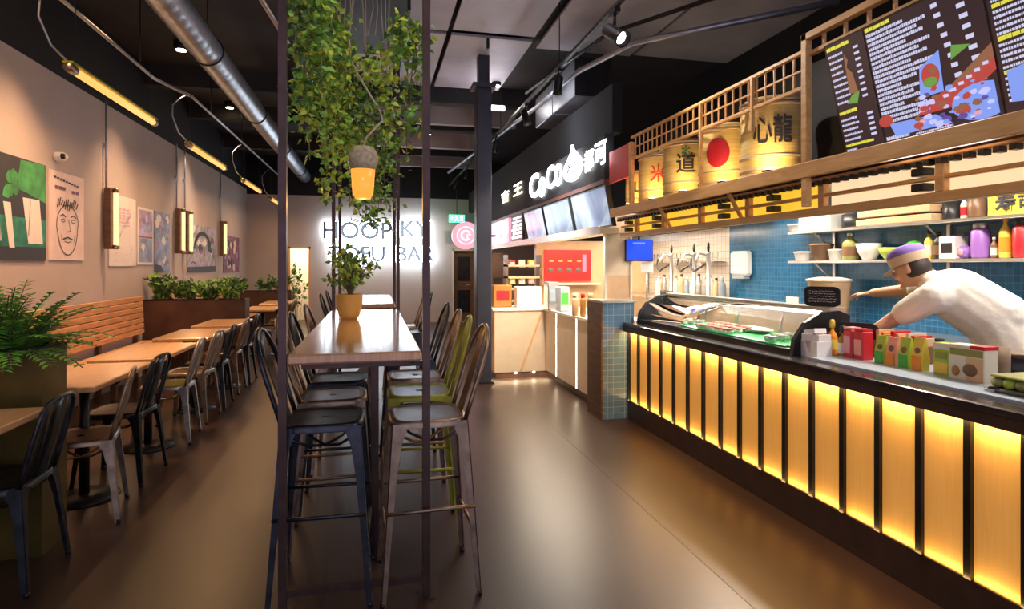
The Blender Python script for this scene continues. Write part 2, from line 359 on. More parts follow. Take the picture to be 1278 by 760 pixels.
# track with spot lights
tr = tag(B(1.88, 1.915, 2.2, 15.5, 3.58, 3.61, 'black_metal').build('lighting_track'), 'long straight black lighting track carrying the spotlights', 'track')
for y in (3, 6, 9, 12, 15): MB().tube([(1.897, y, 3.61), (1.897, y, ZC)], .006, 'black_metal', 6).build('hanger', tr)
def spot(loc, aim, label, s=1.0, power=120):
    r = empty('track_spotlight', loc, label, 'spotlight', group='spotlights along the track')
    MB().box(-.02*s, .02*s, -.05*s, .05*s, -.03*s, 0, 'black_metal').tube([(0, 0, -.03*s), (0, 0, -.1*s)], .01*s, 'black_metal').build('mount', r)
    d = (V(aim)-V(loc)-V((0, 0, -.16*s))).normalized(); c = V((0, 0, -.16*s)); q = d.to_track_quat('Z', 'Y').to_matrix().to_4x4(); X = Matrix.Translation(c) @ q
    MB().lathe([(.03*s, -.1*s), (.045*s, -.08*s), (.045*s, .06*s), (.055*s, .1*s), (.05*s, .1*s), (.04*s, .05*s)], 'black_metal', n=16, X=X).build('spot_body', r)
    MB().lathe([(.001, .062*s), (.039*s, .062*s), (.039*s, .066*s), (.001, .066*s)], 'lamp_white', n=16, X=X, cap=False).build('lens', r)
    light('spot_beam', 'SPOT', V(loc)+c+d*.115*s, power, (1, .84, .72), size=.03, spot=1.3, blend=.7, target=aim)
    return r
spot(tuple(at(767, 22, 'X', 1.9).xy)+(3.58,), (2.5, 3.0, 2.2), 'large black track spotlight hanging nearest the camera', 1.25, 90)
spot((1.9, 6.05, 3.58), (2.0, 7.8, .3), 'second black track spotlight, above the grey ceiling duct end', 1.0, 230)
spot((1.9, 7.45, 3.58), (2.6, 7.0, .9), 'third black track spotlight, beside the grey box duct', 1.0, 60)
spot((1.9, 9.4, 3.58), (1.0, 10, 0), 'fourth black track spotlight, just right of the column', 1.0, 60)
spot((1.9, 12.4, 3.58), (1.4, 13, 0), 'fifth black track spotlight, left of the column', 1.0, 50)
spot((1.9, 14.0, 3.58), (1.4, 16, 1.4), 'farthest black track spotlight near the back wall', 1.0, 60)
light('ceiling_fill', 'SPOT', (1.897, 5.0, 3.62), 45, (.80, .78, 1), size=.05, spot=2.6, blend=1, target=(1.2, 5.0, 4.2))  # upward fills added without any lamp, to brighten the ceiling boards
light('ceiling_fill', 'SPOT', (1.897, 3.4, 3.62), 25, (.80, .78, 1), size=.05, spot=2.6, blend=1, target=(1.2, 3.6, 4.2))
light('ceiling_fill', 'SPOT', (1.897, 8.6, 3.62), 25, (.80, .78, 1), size=.05, spot=2.6, blend=1, target=(.8, 8.3, 4.2))
k = 0
for x, y, lab in ((.95, 10.9, 'small white glowing ceiling downlight left of the column'), (1.75, 8.6, 'small white glowing ceiling downlight right of the column top'), (1.2, 5.6, 'dark unlit round ceiling detector on the grey board')):
    z = 3.94 if k == 0 else (4.2 if k == 1 else 4.22)
    if k == 1: z = 4.2
    o = tag(MB().lathe([(.06, -.05), (.07, -.03), (.07, 0)], 'black_metal', n=16).build('ceiling_downlight' if k < 2 else 'smoke_detector', None, (x, y, z)), lab, 'ceiling light' if k < 2 else 'detector')
    if k < 2: MB().lathe([(.001, -.056), (.05, -.056), (.05, -.051), (.001, -.051)], 'lamp_white', n=16, cap=False).build('lens', o)
    k += 1
# long shelf-like line lamp
o = tag(B(1.55, 2.0, 9.15, 9.19, 3.93, 4.02, 'white_plastic').build('linear_ceiling_lamp'), 'short white linear lamp on the ceiling beam above the kiosk track', 'ceiling light')
B(1.57, 1.98, 9.14, 9.15, 3.94, 4.0, 'lamp_white').build('diffuser', o)
# box duct over the kiosk
o = empty('box_duct', (2.75, 7.8, 3.75), 'flat grey rectangular metal duct under the dark ceiling above the kiosk', 'duct')
dz = 0
B(-.35, .1, -.85, 1.0, -.15, .3, 'galvanised', bev=.01).build('duct_body', o)
B(-.36, .11, -.87, -.85, -.16, .31, 'black_metal').build('flange', o); B(-.36, .11, .1, .13, -.16, .31, 'galvanised').build('flange', o)
pipe('ceiling_pipe', [(4.1, 4.6, 3.9), (2.55, 5.6, 3.75), (2.25, 6.4, 3.7), (2.2, 7.9, 3.7), (1.7, 14, 3.7)], .03, 'galvanised', 'grey pipe crossing the ceiling above the lattice towards the column')
pipe('ceiling_pipe', [(3.9, 3.9, 4.05), (2.4, 5.9, 3.95), (2.1, 8.2, 3.95)], .022, 'black_metal', 'thin dark pipe beside the grey ceiling pipe above the lattice')
pipe('ceiling_pipe', [(-.9, 4.6, 3.6), (-.55, 9, 3.6), (-.5, 14, 3.6)], .02, 'galvanised', 'thin grey pipe between the duct and the hanging greenery')
# ------------------------------------------------------------------ TUBE PENDANTS (left)
def pendant(y0, y1, label, curl=True):
    x, z = -2.2, 2.98
    r = empty('tube_pendant_lamp', (x, y0, z), label, 'pendant lamp', group='horizontal tube pendants along the left wall')
    L = y1-y0
    MB().tube([(0, .1, -.012), (0, L-.03, -.012)], .03, 'tube_glow', 12).build('glass_tube', r)
    o = MB(); o.box(-.035, .035, .0, L, .018, .034, 'olive_paint'); o.build('reflector', r)
    for yy in (0, L-.04): MB().lathe([(.034, 0), (.036, .02), (.036, .1 if yy == 0 else .05), (.03, .1 if yy == 0 else .05)], 'bronze', n=14, X=Matrix.Translation((0, yy, -.01)) @ Matrix.Rotation(-PI/2, 4, 'X')).build('end_cap', r)
    for yy in (.12, L-.1): MB().tube([(0, yy, .034), (0, yy, cz-z)], .0035, 'black_metal', 5).build('suspension_wire', r)
    c = [(-.0, .03, .02), (-.08, -.06, .12), (-.13, -.12, .3), (-.14, -.08, .44), (-.09, .05, .56), (-.04, .12, cz-z)]
    MB().tube([V(p) for p in c], .008, 'galvanised', 6).build('cable', r)
    light('tube_light', 'AREA', (x, (y0+y1)/2, z-.05), 17*L/1.75, (1, .55, .24), rot=(0, 0, 0), size=.06, size_y=L-.1)
    return r
pendant(5.02, 6.8, 'nearest horizontal amber tube pendant below the conduit')
pendant(7.92, 9.75, 'second horizontal amber tube pendant from the left edge')
pendant(11.0, 12.65, 'third horizontal amber tube pendant, near the back of the room')
pendant(13.75, 15.0, 'farthest and smallest horizontal amber tube pendant by the back wall')
# ------------------------------------------------------------------ LEFT WALL lamps, posters
def wall_tube(y, label):
    r = empty('wall_tube_lamp', (XL, y, 1.7), label, 'wall lamp', group='upright tube lamps on the left wall')
    B(.02, .09, -.06, .02, 0, .72, 'wood_dark', bev=.006).build('backboard', r)
    MB().tube([(.115, .035, .04), (.115, .035, .68)], .026, 'tube_soft', 12).build('glass_tube', r)
    for z in (0, .67): MB().lathe([(.034, 0), (.036, .01), (.036, .05), (.03, .05)], 'bronze', (.112, .035, z), 14).build('end_cap', r)
    MB().tube([(.03, -.02, .72), (.03, -.02, 1.75)], .012, 'galvanised', 8).box(0, .03, -.04, 0, 1.2, 1.24, 'galvanised').build('conduit', r)
    light('wall_tube_light', 'AREA', (XL+.16, y+.04, 2.06), 6, (1, .66, .34), rot=(0, -PI/2, 0), size=.6, size_y=.04)
wall_tube(7.93, 'upright wall tube lamp left of the white lettered poster')
wall_tube(10.5, 'left one of the two paired upright wall tube lamps')
wall_tube(10.92, 'right one of the two paired upright wall tube lamps')
wall_tube(13.28, 'upright wall tube lamp farthest along, left of the plum poster')
def poster(y0, y1, z0, z1, base, label, draw, rot=0):
    r = MB(); r.box(XL+.002, XL+.012, y0, y1, z0, z1, base)
    X = frame_m((XL+.0125, y0, z0), (0, 1, 0), (0, 0, 1))
    draw(r, X, y1-y0, z1-z0)
    # a framed sheet hung on the wall
    return tag(r.build('poster'), label, 'poster')
def blob(r, X, cx, cy, rx, ry, mt, n=14, j=.25, a=0):
    r.poly([(cx+rx*math.cos(t)*(1+random.uniform(-j, j)), cy+ry*math.sin(t)*(1+random.uniform(-j, j))) for t in [2*PI*i/n+a for i in range(n)]], .001+random.uniform(0, .0016), mt, X)
def line(r, X, pts, w, mt):
    for (xa, ya), (xb, yb) in zip(pts, pts[1:]):
        d = V((xb-xa, yb-ya)); L = d.length or 1e-6; n = V((-d.y, d.x))/L*w*.8; e = d/L*w*.35
        r.add([(xa-e.x-n.x, ya-e.y-n.y, .0035), (xb+e.x-n.x, yb+e.y-n.y, .0035), (xb+e.x+n.x, yb+e.y+n.y, .0035), (xa-e.x+n.x, ya-e.y+n.y, .0035)], [(0, 1, 2, 3)], mt, False, X)
def p_black(r, X, W, H):
    r.poly([(0, 0), (W, 0), (W, H*.42), (0, H*.42)], .001, 'teal_print', X)
    r.poly([(0, 0), (W, 0), (W, H*.14), (0, H*.12)], .002, 'ink', X)
    r.poly([(W*.68, H*.7), (W, H*.6), (W, H), (W*.72, H*.98)], .0015, 'ink_green', X)
    for i in range(5): blob(r, X, W*(.58+.1*random.random()), H*(.62+.3*random.random()), .06, .06, 'ink_green')
    for cx, cy, s in ((.28, .88, .075), (.25, .74, .07), (.30, .60, .09)):
        line(r, X, [(W*cx+s*math.cos(t), H*cy+s*.8*math.sin(t)) for t in [2*PI*i/14 for i in range(15)]], .016, 'white_print')
    for x0, x1, lo, hi in ((.18, .28, .42, .62), (.42, .5, .18, .5), (.55, .62, .12, .55), (.74, .92, .17, .62)):
        r.poly([(W*x0, H*hi), (W*(x0+.06), H*lo), (W*(x1+.04), H*lo), (W*x1, H*hi)], .0025, 'white_print' if x0 != .42 else 'grey_print', X)
    line(r, X, [(W*.8, H*.25), (W*.82, H*.6)], .006, 'ink')
def p_face(r, X, W, H):
    for i in range(9):
        line(r, X, [(W*(.12+.08*i), H*(.93-.006*i)), (W*(.17+.08*i), H*(.93-.006*i))], .012, 'ink')
    for i in range(3): line(r, X, [(W*(.15+.1*i), H*.82), (W*(.22+.1*i), H*.82)], .02, 'plum_print')
    for i in range(2): line(r, X, [(W*(.62+.12*i), H*.80), (W*(.70+.12*i), H*.80)], .02, 'plum_print')
    fa = [(W*(.5+.32*math.cos(t)*(1 if math.sin(t) > 0 else .9)), H*(.38+(.26 if math.sin(t) > 0 else .32)*math.sin(t))) for t in [2*PI*i/28 for i in range(29)]]
    line(r, X, fa, .007, 'ink')
    for i in range(11): line(r, X, [(W*(.2+.055*i), H*(.60+.03*math.sin(i*.9))), (W*(.24+.055*i), H*(.69+.02*math.sin(i*1.7)))], .012, 'ink')
    for cx in (.36, .66):
        line(r, X, [(W*(cx-.08), H*.5), (W*cx, H*.525), (W*(cx+.08), H*.5)], .008, 'ink')
        line(r, X, [(W*(cx+.06*math.cos(t)), H*(.455+.018*math.sin(t))) for t in [2*PI*i/10 for i in range(11)]], .004, 'ink')
    line(r, X, [(W*.52, H*.47), (W*.57, H*.34), (W*.48, H*.325)], .005, 'ink')
    line(r, X, [(W*.36, H*.24), (W*.5, H*.265), (W*.64, H*.24)], .009, 'ink'); line(r, X, [(W*.4, H*.22), (W*.5, H*.205), (W*.6, H*.22)], .005, 'ink')
    line(r, X, [(W*.3, H*.3), (W*.34, H*.2)], .004, 'ink'); line(r, X, [(W*.7, H*.3), (W*.67, H*.2)], .004, 'ink')
def p_white(r, X, W, H):
    for j in range(6):
        for i in range(3): line(r, X, [(W*(.3+.16*i), H*(.82-.045*j)), (W*(.41+.16*i), H*(.82-.045*j))], .014, 'c_pinky')
    for i in range(7): line(r, X, [(W*(.2+.09*i), H*(.28+.07*i)), (W*(.25+.09*i), H*(.35+.075*i))], .012, 'grey_print')
    for i in range(9): blob(r, X, W*random.uniform(.15, .85), H*random.uniform(.06, .28), .03, .012, 'pink_print')
def p_lilac(r, X, W, H):
    r.poly([(W*.06, H*.04), (W*.94, H*.04), (W*.94, H*.46), (W*.06, H*.46)], .001, 'blue_print', X); r.poly([(W*.06, H*.5), (W*.94, H*.5), (W*.94, H*.96), (W*.06, H*.96)], .001, 'lilac_print', X)
    r.poly([(W*.06, H*.47), (W*.94, H*.47), (W*.94, H*.5), (W*.06, H*.5)], .0015, 'plum_print', X)
    for i in range(8): blob(r, X, W*random.uniform(.3, .8), H*random.uniform(.1, .85), .07, .05, random.choice(['c_purple', 'pink_print', 'blue_print']))
def p_blue(r, X, W, H):
    for i in range(16): blob(r, X, W*random.uniform(.12, .88), H*random.uniform(.12, .9), .09, .06, random.choice(['blue_print', 'grey_print', 'lilac_print', 'white_print']))
    r.poly([(0, 0), (W*.6, 0), (W*.4, H*.1), (0, H*.12)], .003, 'ink', X)
def p_dark(r, X, W, H):
    for i in range(26): blob(r, X, W*random.uniform(.08, .92), H*random.uniform(.06, .94), .14, .07, random.choice(['grey_print', 'white_print', 'ink', 'lilac_print', 'plum_print']))
    line(r, X, [(W*(.5+.28*math.cos(t)), H*(.5+.33*math.sin(t))) for t in [PI*i/14 for i in range(15)]], .05, 'ink')
    r.poly([(0, 0), (W, 0), (W, H*.12), (0, H*.1)], .004, 'ink', X)
def p_plum(r, X, W, H):
    for i in range(18): blob(r, X, W*random.uniform(.08, .92), H*random.uniform(.08, .8), .11, .08, random.choice(['pink_print', 'ink', 'lilac_print', 'plum_print']))
poster(5.1, 6.63, 1.55, 2.47, 'ink', 'black and green graffiti lettered poster at the left edge of the photo', p_black)
poster(6.69, 7.4, 1.56, 2.45, 'pink_print', 'pale pink poster with a line drawn face', p_face)
poster(8.04, 8.86, 1.5, 2.38, 'white_print', 'pinkish white poster with small red lettering', p_white)
poster(8.92, 9.5, 1.52, 2.3, 'white_print', 'white bordered poster in lilac and blue halves', p_lilac)
poster(9.56, 10.2, 1.42, 2.3, 'blue_print', 'pale blue mottled poster left of the paired wall lamps', p_blue)
poster(11.1, 12.95, 1.4, 2.24, 'grey_print', 'dark grey and violet wide poster right of the paired wall lamps', p_dark)
poster(13.6, 15.1, 1.36, 2.16, 'plum_print', 'plum red poster farthest along the left wall', p_plum)
o = tag(MB().lathe([(.045, 0), (.05, .02), (.045, .08), (.02, .11)], 'white_plastic', n=16, X=Matrix.Translation((XL, 6.82, 2.59)) @ Matrix.Rotation(PI/2, 4, 'Y')).build('motion_sensor'), 'small round white wall sensor above the posters', 'sensor')
MB().lathe([(.03, .075), (.025, .1)], 'black_metal', n=12, X=Matrix.Translation((XL+.005, 6.775, 2.59)) @ Matrix.Rotation(PI/2, 4, 'Y')).build('lens', o)
# ------------------------------------------------------------------ BENCH
bn = empty('slatted_bench', (-2.7, 6.5, 0), 'long wooden slatted bench with high back against the left wall', 'bench')
for i in range(7):
    z = .60+i*.072; x = -.29-.02*i/7
    B(x-.05, x-.025, -2.5, 2.45, z, z+.062, 'wood_slat', bev=.005).build('back_slat', bn)
for i in range(6):
    B(-.33+i*.105, -.33+i*.105+.09, -2.5, 2.45, .475, .5, 'wood_slat', bev=.005).build('seat_slat', bn)
for y in (-2.3, -1.2, 0, 1.2, 2.3):
    MB().box(-.38, -.345, y-.025, y+.025, 0, 1.06, 'wood_dark').box(-.36, .28, y-.025, y+.025, .42, .472, 'wood_dark').box(.22, .27, y-.025, y+.025, 0, .42, 'wood_dark').build('support_frame', bn)
# further bench behind the second planter
bn2 = dup(bn, (-2.7, 11.65, 0), 0, 'far wooden slatted bench between the two distant planters'); bn2.scale = (1, .85, 1)
bn0 = empty('slatted_bench', (-2.7, 1.9, 0), 'nearest wooden bench behind the black chair, in front of the green planter', 'bench')
for i in range(7): B(-.34, -.315, -1.4, 1.5, .60+i*.072, .662+i*.072, 'wood_slat', bev=.005).build('back_slat', bn0)
for i in range(6): B(-.33+i*.105, -.24+i*.105, -1.4, 1.5, .475, .5, 'wood_slat', bev=.005).build('seat_slat', bn0)
MB().box(-.36, .28, 1.2, 1.25, 0, .472, 'wood_dark').box(-.36, .28, -1.2, -1.15, 0, .472, 'wood_dark').build('support_frame', bn0)
# ------------------------------------------------------------------ PLANTERS and plants
def leaf(mb, p, d, n, L, W, mt):
    d = d.normalized(); s = d.cross(n)
    if s.length < 1e-4: s = d.orthogonal()
    s.normalize(); n = s.cross(d)
    a = p; m1 = p+d*L*.45+s*W/2+n*L*.06; m2 = p+d*L*.45-s*W/2+n*L*.06; e = p+d*L-n*L*.08
    mid = p+d*L*.45-n*L*.03
    mb.add([a, m1, e, m2, mid], [(0, 4, 1), (1, 4, 2), (2, 4, 3), (3, 4, 0)], mt)
def rv(): return V((random.gauss(0, 1), random.gauss(0, 1), random.gauss(0, 1))).normalized()
def fern(loc, R, H, nfr, label, mts, name='potted_fern', parts='frond_foliage', lw=.035, group=None):
    r = empty(name, loc, label, 'plant', group=group); f = MB(); st = MB()
    for i in range(nfr):
        a = 2*PI*random.random(); el = random.uniform(.5, 1.45); L = R*random.uniform(.75, 1.15)
        pts = []; p = V((random.uniform(-.04, .04), random.uniform(-.04, .04), 0)); d = V((math.cos(a)*math.cos(el), math.sin(a)*math.cos(el), math.sin(el)*H/R))
        d.normalize(); nseg = 9
        for k in range(nseg): pts.append(p.copy()); p += d*L/nseg; d.z -= .16; d.normalize()
        st.tube(pts, .003, 'stem', 4)
        for k in range(1, nseg):
            t = (pts[k]-pts[k-1]).normalized(); s = t.cross(V((0, 0, 1))); s = s.normalized() if s.length > .01 else V((1, 0, 0))
            sz = lw*2.2*(1-.65*k/nseg)*(R/.5)
            for sg in (-1, 1):
                for h in (0, .5):
                    leaf(f, pts[k-1].lerp(pts[k], h), (s*sg+t*.55+V((0, 0, random.uniform(-.1, .2)))), V((0, 0, 1)), sz, lw*.55, random.choice(mts))
    f.build(parts, r); st.build('stems', r); return r
def bush(loc, rx, ry, h, n, ls, label, mts, name='leafy_plant', group=None, broad=.6):
    r = empty(name, loc, label, 'plant', group=group); f = MB(); st = MB()
    for i in range(max(5, n//22)):
        a = random.uniform(0, 2*PI); q = random.random()**.5; tip = V((rx*q*math.cos(a), ry*q*math.sin(a), h*random.uniform(.55, 1)))
        base = V((tip.x*.35, tip.y*.35, 0)); mid = base.lerp(tip, .5)+V((0, 0, h*.1))
        st.tube([base, mid, tip], [.006, .004, .002], 'stem', 5)
        for j in range(22):
            t = random.uniform(.25, 1.05); c = base.lerp(mid, t*2) if t < .5 else mid.lerp(tip, t*2-1)
            d = rv(); d.z = abs(d.z)*.6+.1; leaf(f, c+rv()*ls*.5, d, rv(), ls*random.uniform(.7, 1.3), ls*broad, random.choice(mts))
    f.build('foliage', r); st.build('stems', r); return r
def planter(x0, x1, y0, y1, h, label, pm='planter_metal'):
    r = empty('planter_box', ((x0+x1)/2, (y0+y1)/2, 0), label, 'planter'); a, b_ = (x1-x0)/2, (y1-y0)/2
    o = MB()
    o.box(-a, a, -b_, -b_+.02, 0, h, pm); o.box(-a, a, b_-.02, b_, 0, h, pm); o.box(-a, -a+.02, -b_+.02, b_-.02, 0, h, pm); o.box(a-.02, a, -b_+.02, b_-.02, 0, h, pm)
    o.build('trough', r)
    B(-a+.02, a-.02, -b_+.02, b_-.02, h-.12, h-.05, 'soil').build('soil', r)
    MB().box(-a-.004, a+.004, -b_-.004, -b_+.024, h, h+.012, 'black_metal').box(-a-.004, a+.004, b_-.024, b_+.004, h, h+.012, 'black_metal').box(-a-.004, -a+.024, -b_+.024, b_-.024, h, h+.012, 'black_metal').box(a-.024, a+.004, -b_+.024, b_-.024, h, h+.012, 'black_metal').build('rim', r)
    return r
planter(-3.08, -1.67, 3.55, 3.80, 1.07, 'tall dark metal planter divider nearest the camera at the left')
planter(-3.08, -1.78, 9.1, 9.4, 1.02, 'dark brown planter divider at the far end of the bench', 'planter_brown')
planter(-3.08, -1.78, 13.9, 14.2, .95, 'small distant planter divider near the back wall', 'planter_brown')
G = ['leaf_fern', 'leaf_fern', 'leaf', 'leaf_fern']
for i, (x, s) in enumerate(((-1.86, .50), (-2.12, .56), (-2.42, .56), (-2.75, .52))):
    fern((x, 3.67, 1.0), s, s*1.0, 60, 'bright green feathery fern in the nearest planter, %s' % ['at its aisle end', 'second from the aisle end', 'third from the aisle end', 'beside the wall'][i], G, lw=.052)
GD = ['leaf_dark', 'leaf', 'leaf_dark']
for i, x in enumerate((-2.9, -2.6, -2.3, -2.0)):
    bush((x, 9.25, .95), .2, .15, random.uniform(.33, .42), 340, .075, '%s plant in the planter at the end of the bench' % ['dark leafy', 'green bushy', 'pale green spiky', 'taller green'][i], GD if i in (0,) else ['leaf_dark', 'leaf', 'leaf_dark', 'leaf'] if i > 1 else GD)
for i, x in enumerate((-2.8, -2.4, -2.0)):
    bush((x, 14.05, .88), .25, .15, .36, 200, .08, 'dark leafy shrub in the small distant planter, %s' % ['against the wall', 'in its middle', 'at its aisle end'][i], GD)
bush((-2.05, 17.0, 0), .3, .3, 1.5, 200, .12, 'tall dark plant standing in the lit passage beyond the wall', ['leaf_dark'])
# ------------------------------------------------------------------ DINING TABLES (left)
def ltable(y0, y1, label):
    r = empty('dining_table', (-1.83, (y0+y1)/2, 0), label, 'table', group=None); h = (y1-y0)/2
    B(-.25, .25, -h, h, .765, .80, 'wood_table', bev=.006).build('table_top', r)
    MB().lathe([(.03, .03), (.03, .74)], 'black_metal', n=12).build('pedestal', r)
    MB().box(-.2, .2, -.02, .02, .73, .765, 'black_metal').box(-.02, .02, -h*.7, h*.7, .73, .765, 'black_metal').build('top_bracket', r)
    MB().lathe([(.2, 0), (.2, .012), (.04, .03)], 'black_metal', n=20).build('base', r)
ltable(2.55, 3.42, 'pale wooden dining table nearest the camera, in front of the green planter')
ltable(3.92, 4.86, 'pale wooden dining table just behind the near planter')
ltable(5.02, 6.0, 'pale wooden dining table, second behind the near planter')
ltable(6.36, 7.3, 'pale wooden dining table, third behind the near planter')
ltable(7.6, 8.55, 'pale wooden dining table closest to the planter at the end of the bench')
ltable(10.3, 11.2, 'distant pale wooden dining table beyond the second planter')
ltable(11.8, 12.8, 'farthest pale wooden dining table near the small back planter')
# ------------------------------------------------------------------ METAL CHAIRS
def leg_L(mb, top, foot, sx, sy, w0, mt, n=6):
    """pressed steel leg: two thin tapering flanges meeting at the outer corner"""
    prof = [(0, w0), (.12, w0*.62), (.3, w0*.46), (.6, w0*.38), (1, w0*.3)]
    for ax in (0, 1):
        P = []
        for t, wd in prof:
            c = V(top).lerp(V(foot), t)
            iv = V((-sx*wd, 0, 0)) if ax == 0 else V((0, -sy*wd, 0)); tv = V((0, -sy*.004, 0)) if ax == 0 else V((-sx*.004, 0, 0))
            P += [c, c+iv, c+iv+tv, c+tv]
        m_ = len(prof); Fs = [(i*4+k, i*4+(k+1) % 4, (i+1)*4+(k+1) % 4, (i+1)*4+k) for i in range(m_-1) for k in range(4)]+[(0, 1, 2, 3), ((m_-1)*4+3, (m_-1)*4+2, (m_-1)*4+1, (m_-1)*4)]
        mb.add(P, Fs, mt)
    mb.tube([V(foot)+V((-sx*.01, -sy*.01, 0)), V(foot)+V((-sx*.01, -sy*.01, .02))], .014, 'black_metal', 8)
def seat_pan(mb, a, z, mt, seatmt=None):
    n = 32; rings = []
    def ring(s, zz): return [(s*(abs(math.cos(t))**.45)*(1 if math.cos(t) > 0 else -1), s*(abs(math.sin(t))**.45)*(1 if math.sin(t) > 0 else -1), zz) for t in [2*PI*i/n for i in range(n)]]
    P = ring(a, z-.035)+ring(a, z-.008)+ring(a-.012, z)+ring(a-.04, z-.006)+ring(.02, z-.008)
    F = [(i*n+k, i*n+(k+1) % n, (i+1)*n+(k+1) % n, (i+1)*n+k) for i in range(4) for k in range(n)]
    mb.add(P, F[:3*n], mt, True); mb.add(P, F[3*n:], seatmt or mt, True)
    mb.add(ring(a-.004, z-.035)+ring(a-.03, z-.014)+ring(.02, z-.014), [f[::-1] for f in F[:2*n]], mt, True)
def make_seat(kind, mt, name, label, cat, seatmt=None):
    st = kind == 'stool'
    z = .80 if st else .49; a = .19 if not st else .18; fo = .225 if not st else .225; bt = 1.22 if st else .875
    r = empty(name, (0, 0, 0), label, cat)
    o = MB(); seat_pan(o, a, z, mt, seatmt); o.build('seat', r)
    for sx in (-1, 1):
        for sy in (-1, 1):
            o = MB(); leg_L(o, (sx*(a-.008), sy*(a-.008), z-.012), (sx*fo, sy*fo, 0), sx, sy, .085 if not st else .075, mt); o.build('leg', r)
    o = MB()
    h = z-.05
    if st:
        for zz, in ((.28,), ):
            q = (a-.01)+(fo-a)*(1-zz/z)
            o.tube([(-q, -q, zz), (q, -q, zz)], .009, mt); o.tube([(-q, q, zz), (q, q, zz)], .009, mt)
            o.tube([(-q, -q, zz+.12), (-q, q, zz+.12)], .009, mt); o.tube([(q, -q, zz+.12), (q, q, zz+.12)], .009, mt)
        o.build('footrest', r); o = MB()
    for s in (-1, 1):
        o.tube([(s*(a-.02), -(a-.02), h), (s*.07, -.07, h-.07), (0, 0, h-.09), (-s*.07, .07, h-.07), (-s*(a-.02), a-.02, h)], .007, mt, 6)
    o.build('under_brace', r)
    # back loop
    bz = bt-z; w0 = a-.015; pts = []
    lean = .10 if not st else .13
    for t in (0, .2, .4, .55): pts.append((-w0-.012*t, -(a-.02)-lean*t, z-.01+bz*t))
    for i in range(1, 10):
        th = PI-PI*i/10; ex = 1.0 if st else .55; cx_, sx_ = math.cos(th), abs(math.sin(th))**ex; cx_ = (abs(cx_)**ex)*(1 if cx_ > 0 else -1)
        pts.append(((w0+.006)*cx_, -(a-.02)-lean*(.55+.45*sx_), z-.01+bz*(.55+.45*sx_)))
    for t in (.55, .4, .2, 0): pts.append((w0+.012*t, -(a-.02)-lean*t, z-.01+bz*t))
    MB().tube(pts, .011, mt, 8).build('back_frame', r)
    o = MB()
    def strip(x0, x1, zt):
        P = []
        for k in range(7):
            t = k/6; zz = z-.012+(zt-z)*t; yy = -(a-.02)-lean*(zz-z)/bz
            cv = .018*math.sin(PI*t)
            P += [(x0, yy-cv*.3, zz), ((x0+x1)/2, yy-cv, zz), (x1, yy-cv*.3, zz), (x1, yy-cv*.3-.004, zz), ((x0+x1)/2, yy-cv-.004, zz), (x0, yy-cv*.3-.004, zz)]
        o.add(P, [(k*6+i, k*6+(i+1) % 6, (k+1)*6+(i+1) % 6, (k+1)*6+i) for k in range(6) for i in range(6)]+[(5, 4, 3, 2, 1, 0), (36, 37, 38, 39, 40, 41)], mt, True)
    strip(-.06, .06, bt-.012)
    o.build('back_splat', r)
    if not st:
        for s in (-1, 1):
            o = MB(); strip(s*.115-.009, s*.115+.009, bt-.02); o.build('back_slat', r)
    return r
CH = {k: make_seat('chair', mt, 'metal_chair', 'x', 'chair', sm) for k, mt, sm in (('black', 'gunmetal', None), ('bronze', 'bronze', 'wood_dark'), ('steel', 'steel_worn', 'wood_dark'), ('yellow', 'steel_worn', 'olive_paint'))}
ST = {k: make_seat('stool', mt, 'bar_stool', 'x', 'bar stool', sm) for k, mt, sm in (('black', 'gunmetal', None), ('bronze', 'bronze', 'galvanised'), ('olive', 'olive_paint', 'galvanised'))}
used = set()
def place(D, k, loc, rz, label, group):
    if k not in used and (id(D), k) not in used:
        used.add((id(D), k)); o = D[k]; o.location = loc; o.rotation_euler = (0, 0, rz); o['label'] = label; o['group'] = group; return o
    return dup(D[k], loc, rz, label, group)
gl = 'metal cafe chairs along the left tables'
for k, y, a, x, lab in (('black', 3.33, 3, -1.76, 'black metal cafe chair nearest the camera at the bottom left corner'), ('bronze', 4.08, 14, -1.72, 'bronze metal cafe chair with wooden seat just behind the near planter'),
                     ('black', 4.76, -3, -1.75, 'dark metal cafe chair behind the bronze one with wooden seat'), ('yellow', 5.7, 4, -1.74, 'pale steel cafe chair with a yellow green seat at the second table'),
                     ('steel', 6.38, -3, -1.75, 'worn pale steel cafe chair at the near end of the third table'), ('black', 6.95, 2, -1.74, 'dark metal cafe chair at the far end of the third table'),
                     ('bronze', 7.72, 0, -1.76, 'bronze cafe chair at the near end of the table by the bench end'), ('black', 8.35, 0, -1.75, 'dark cafe chair at the far end of the table by the bench end'),
                     ('steel', 10.45, 0, -1.75, 'distant steel cafe chair beyond the second planter, nearer one'), ('black', 11.05, 0, -1.75, 'distant dark cafe chair beyond the second planter, farther one'), ('bronze', 12.2, 0, -1.75, 'bronze cafe chair at the farthest table')):
    place(CH, k, (x, y, 0), PI/2+math.radians(a), lab, gl)
gs = 'metal bar stools around the high tables'
for k, x, y, a, lab in (('bronze', .245, 2.90, 2, 'bronze bar stool nearest the camera on the right of the high table'), ('olive', .25, 3.43, -2, 'second bar stool on the right of the high table, olive green legs'),
                     ('bronze', .26, 3.93, 0, 'third bar stool on the right of the high table, bronze loop back'), ('black', .27, 4.62, 2, 'fourth bar stool on the right of the high table, dark frame')):
    place(ST, k, (x, y, 0), PI/2+math.radians(a), lab, gs)
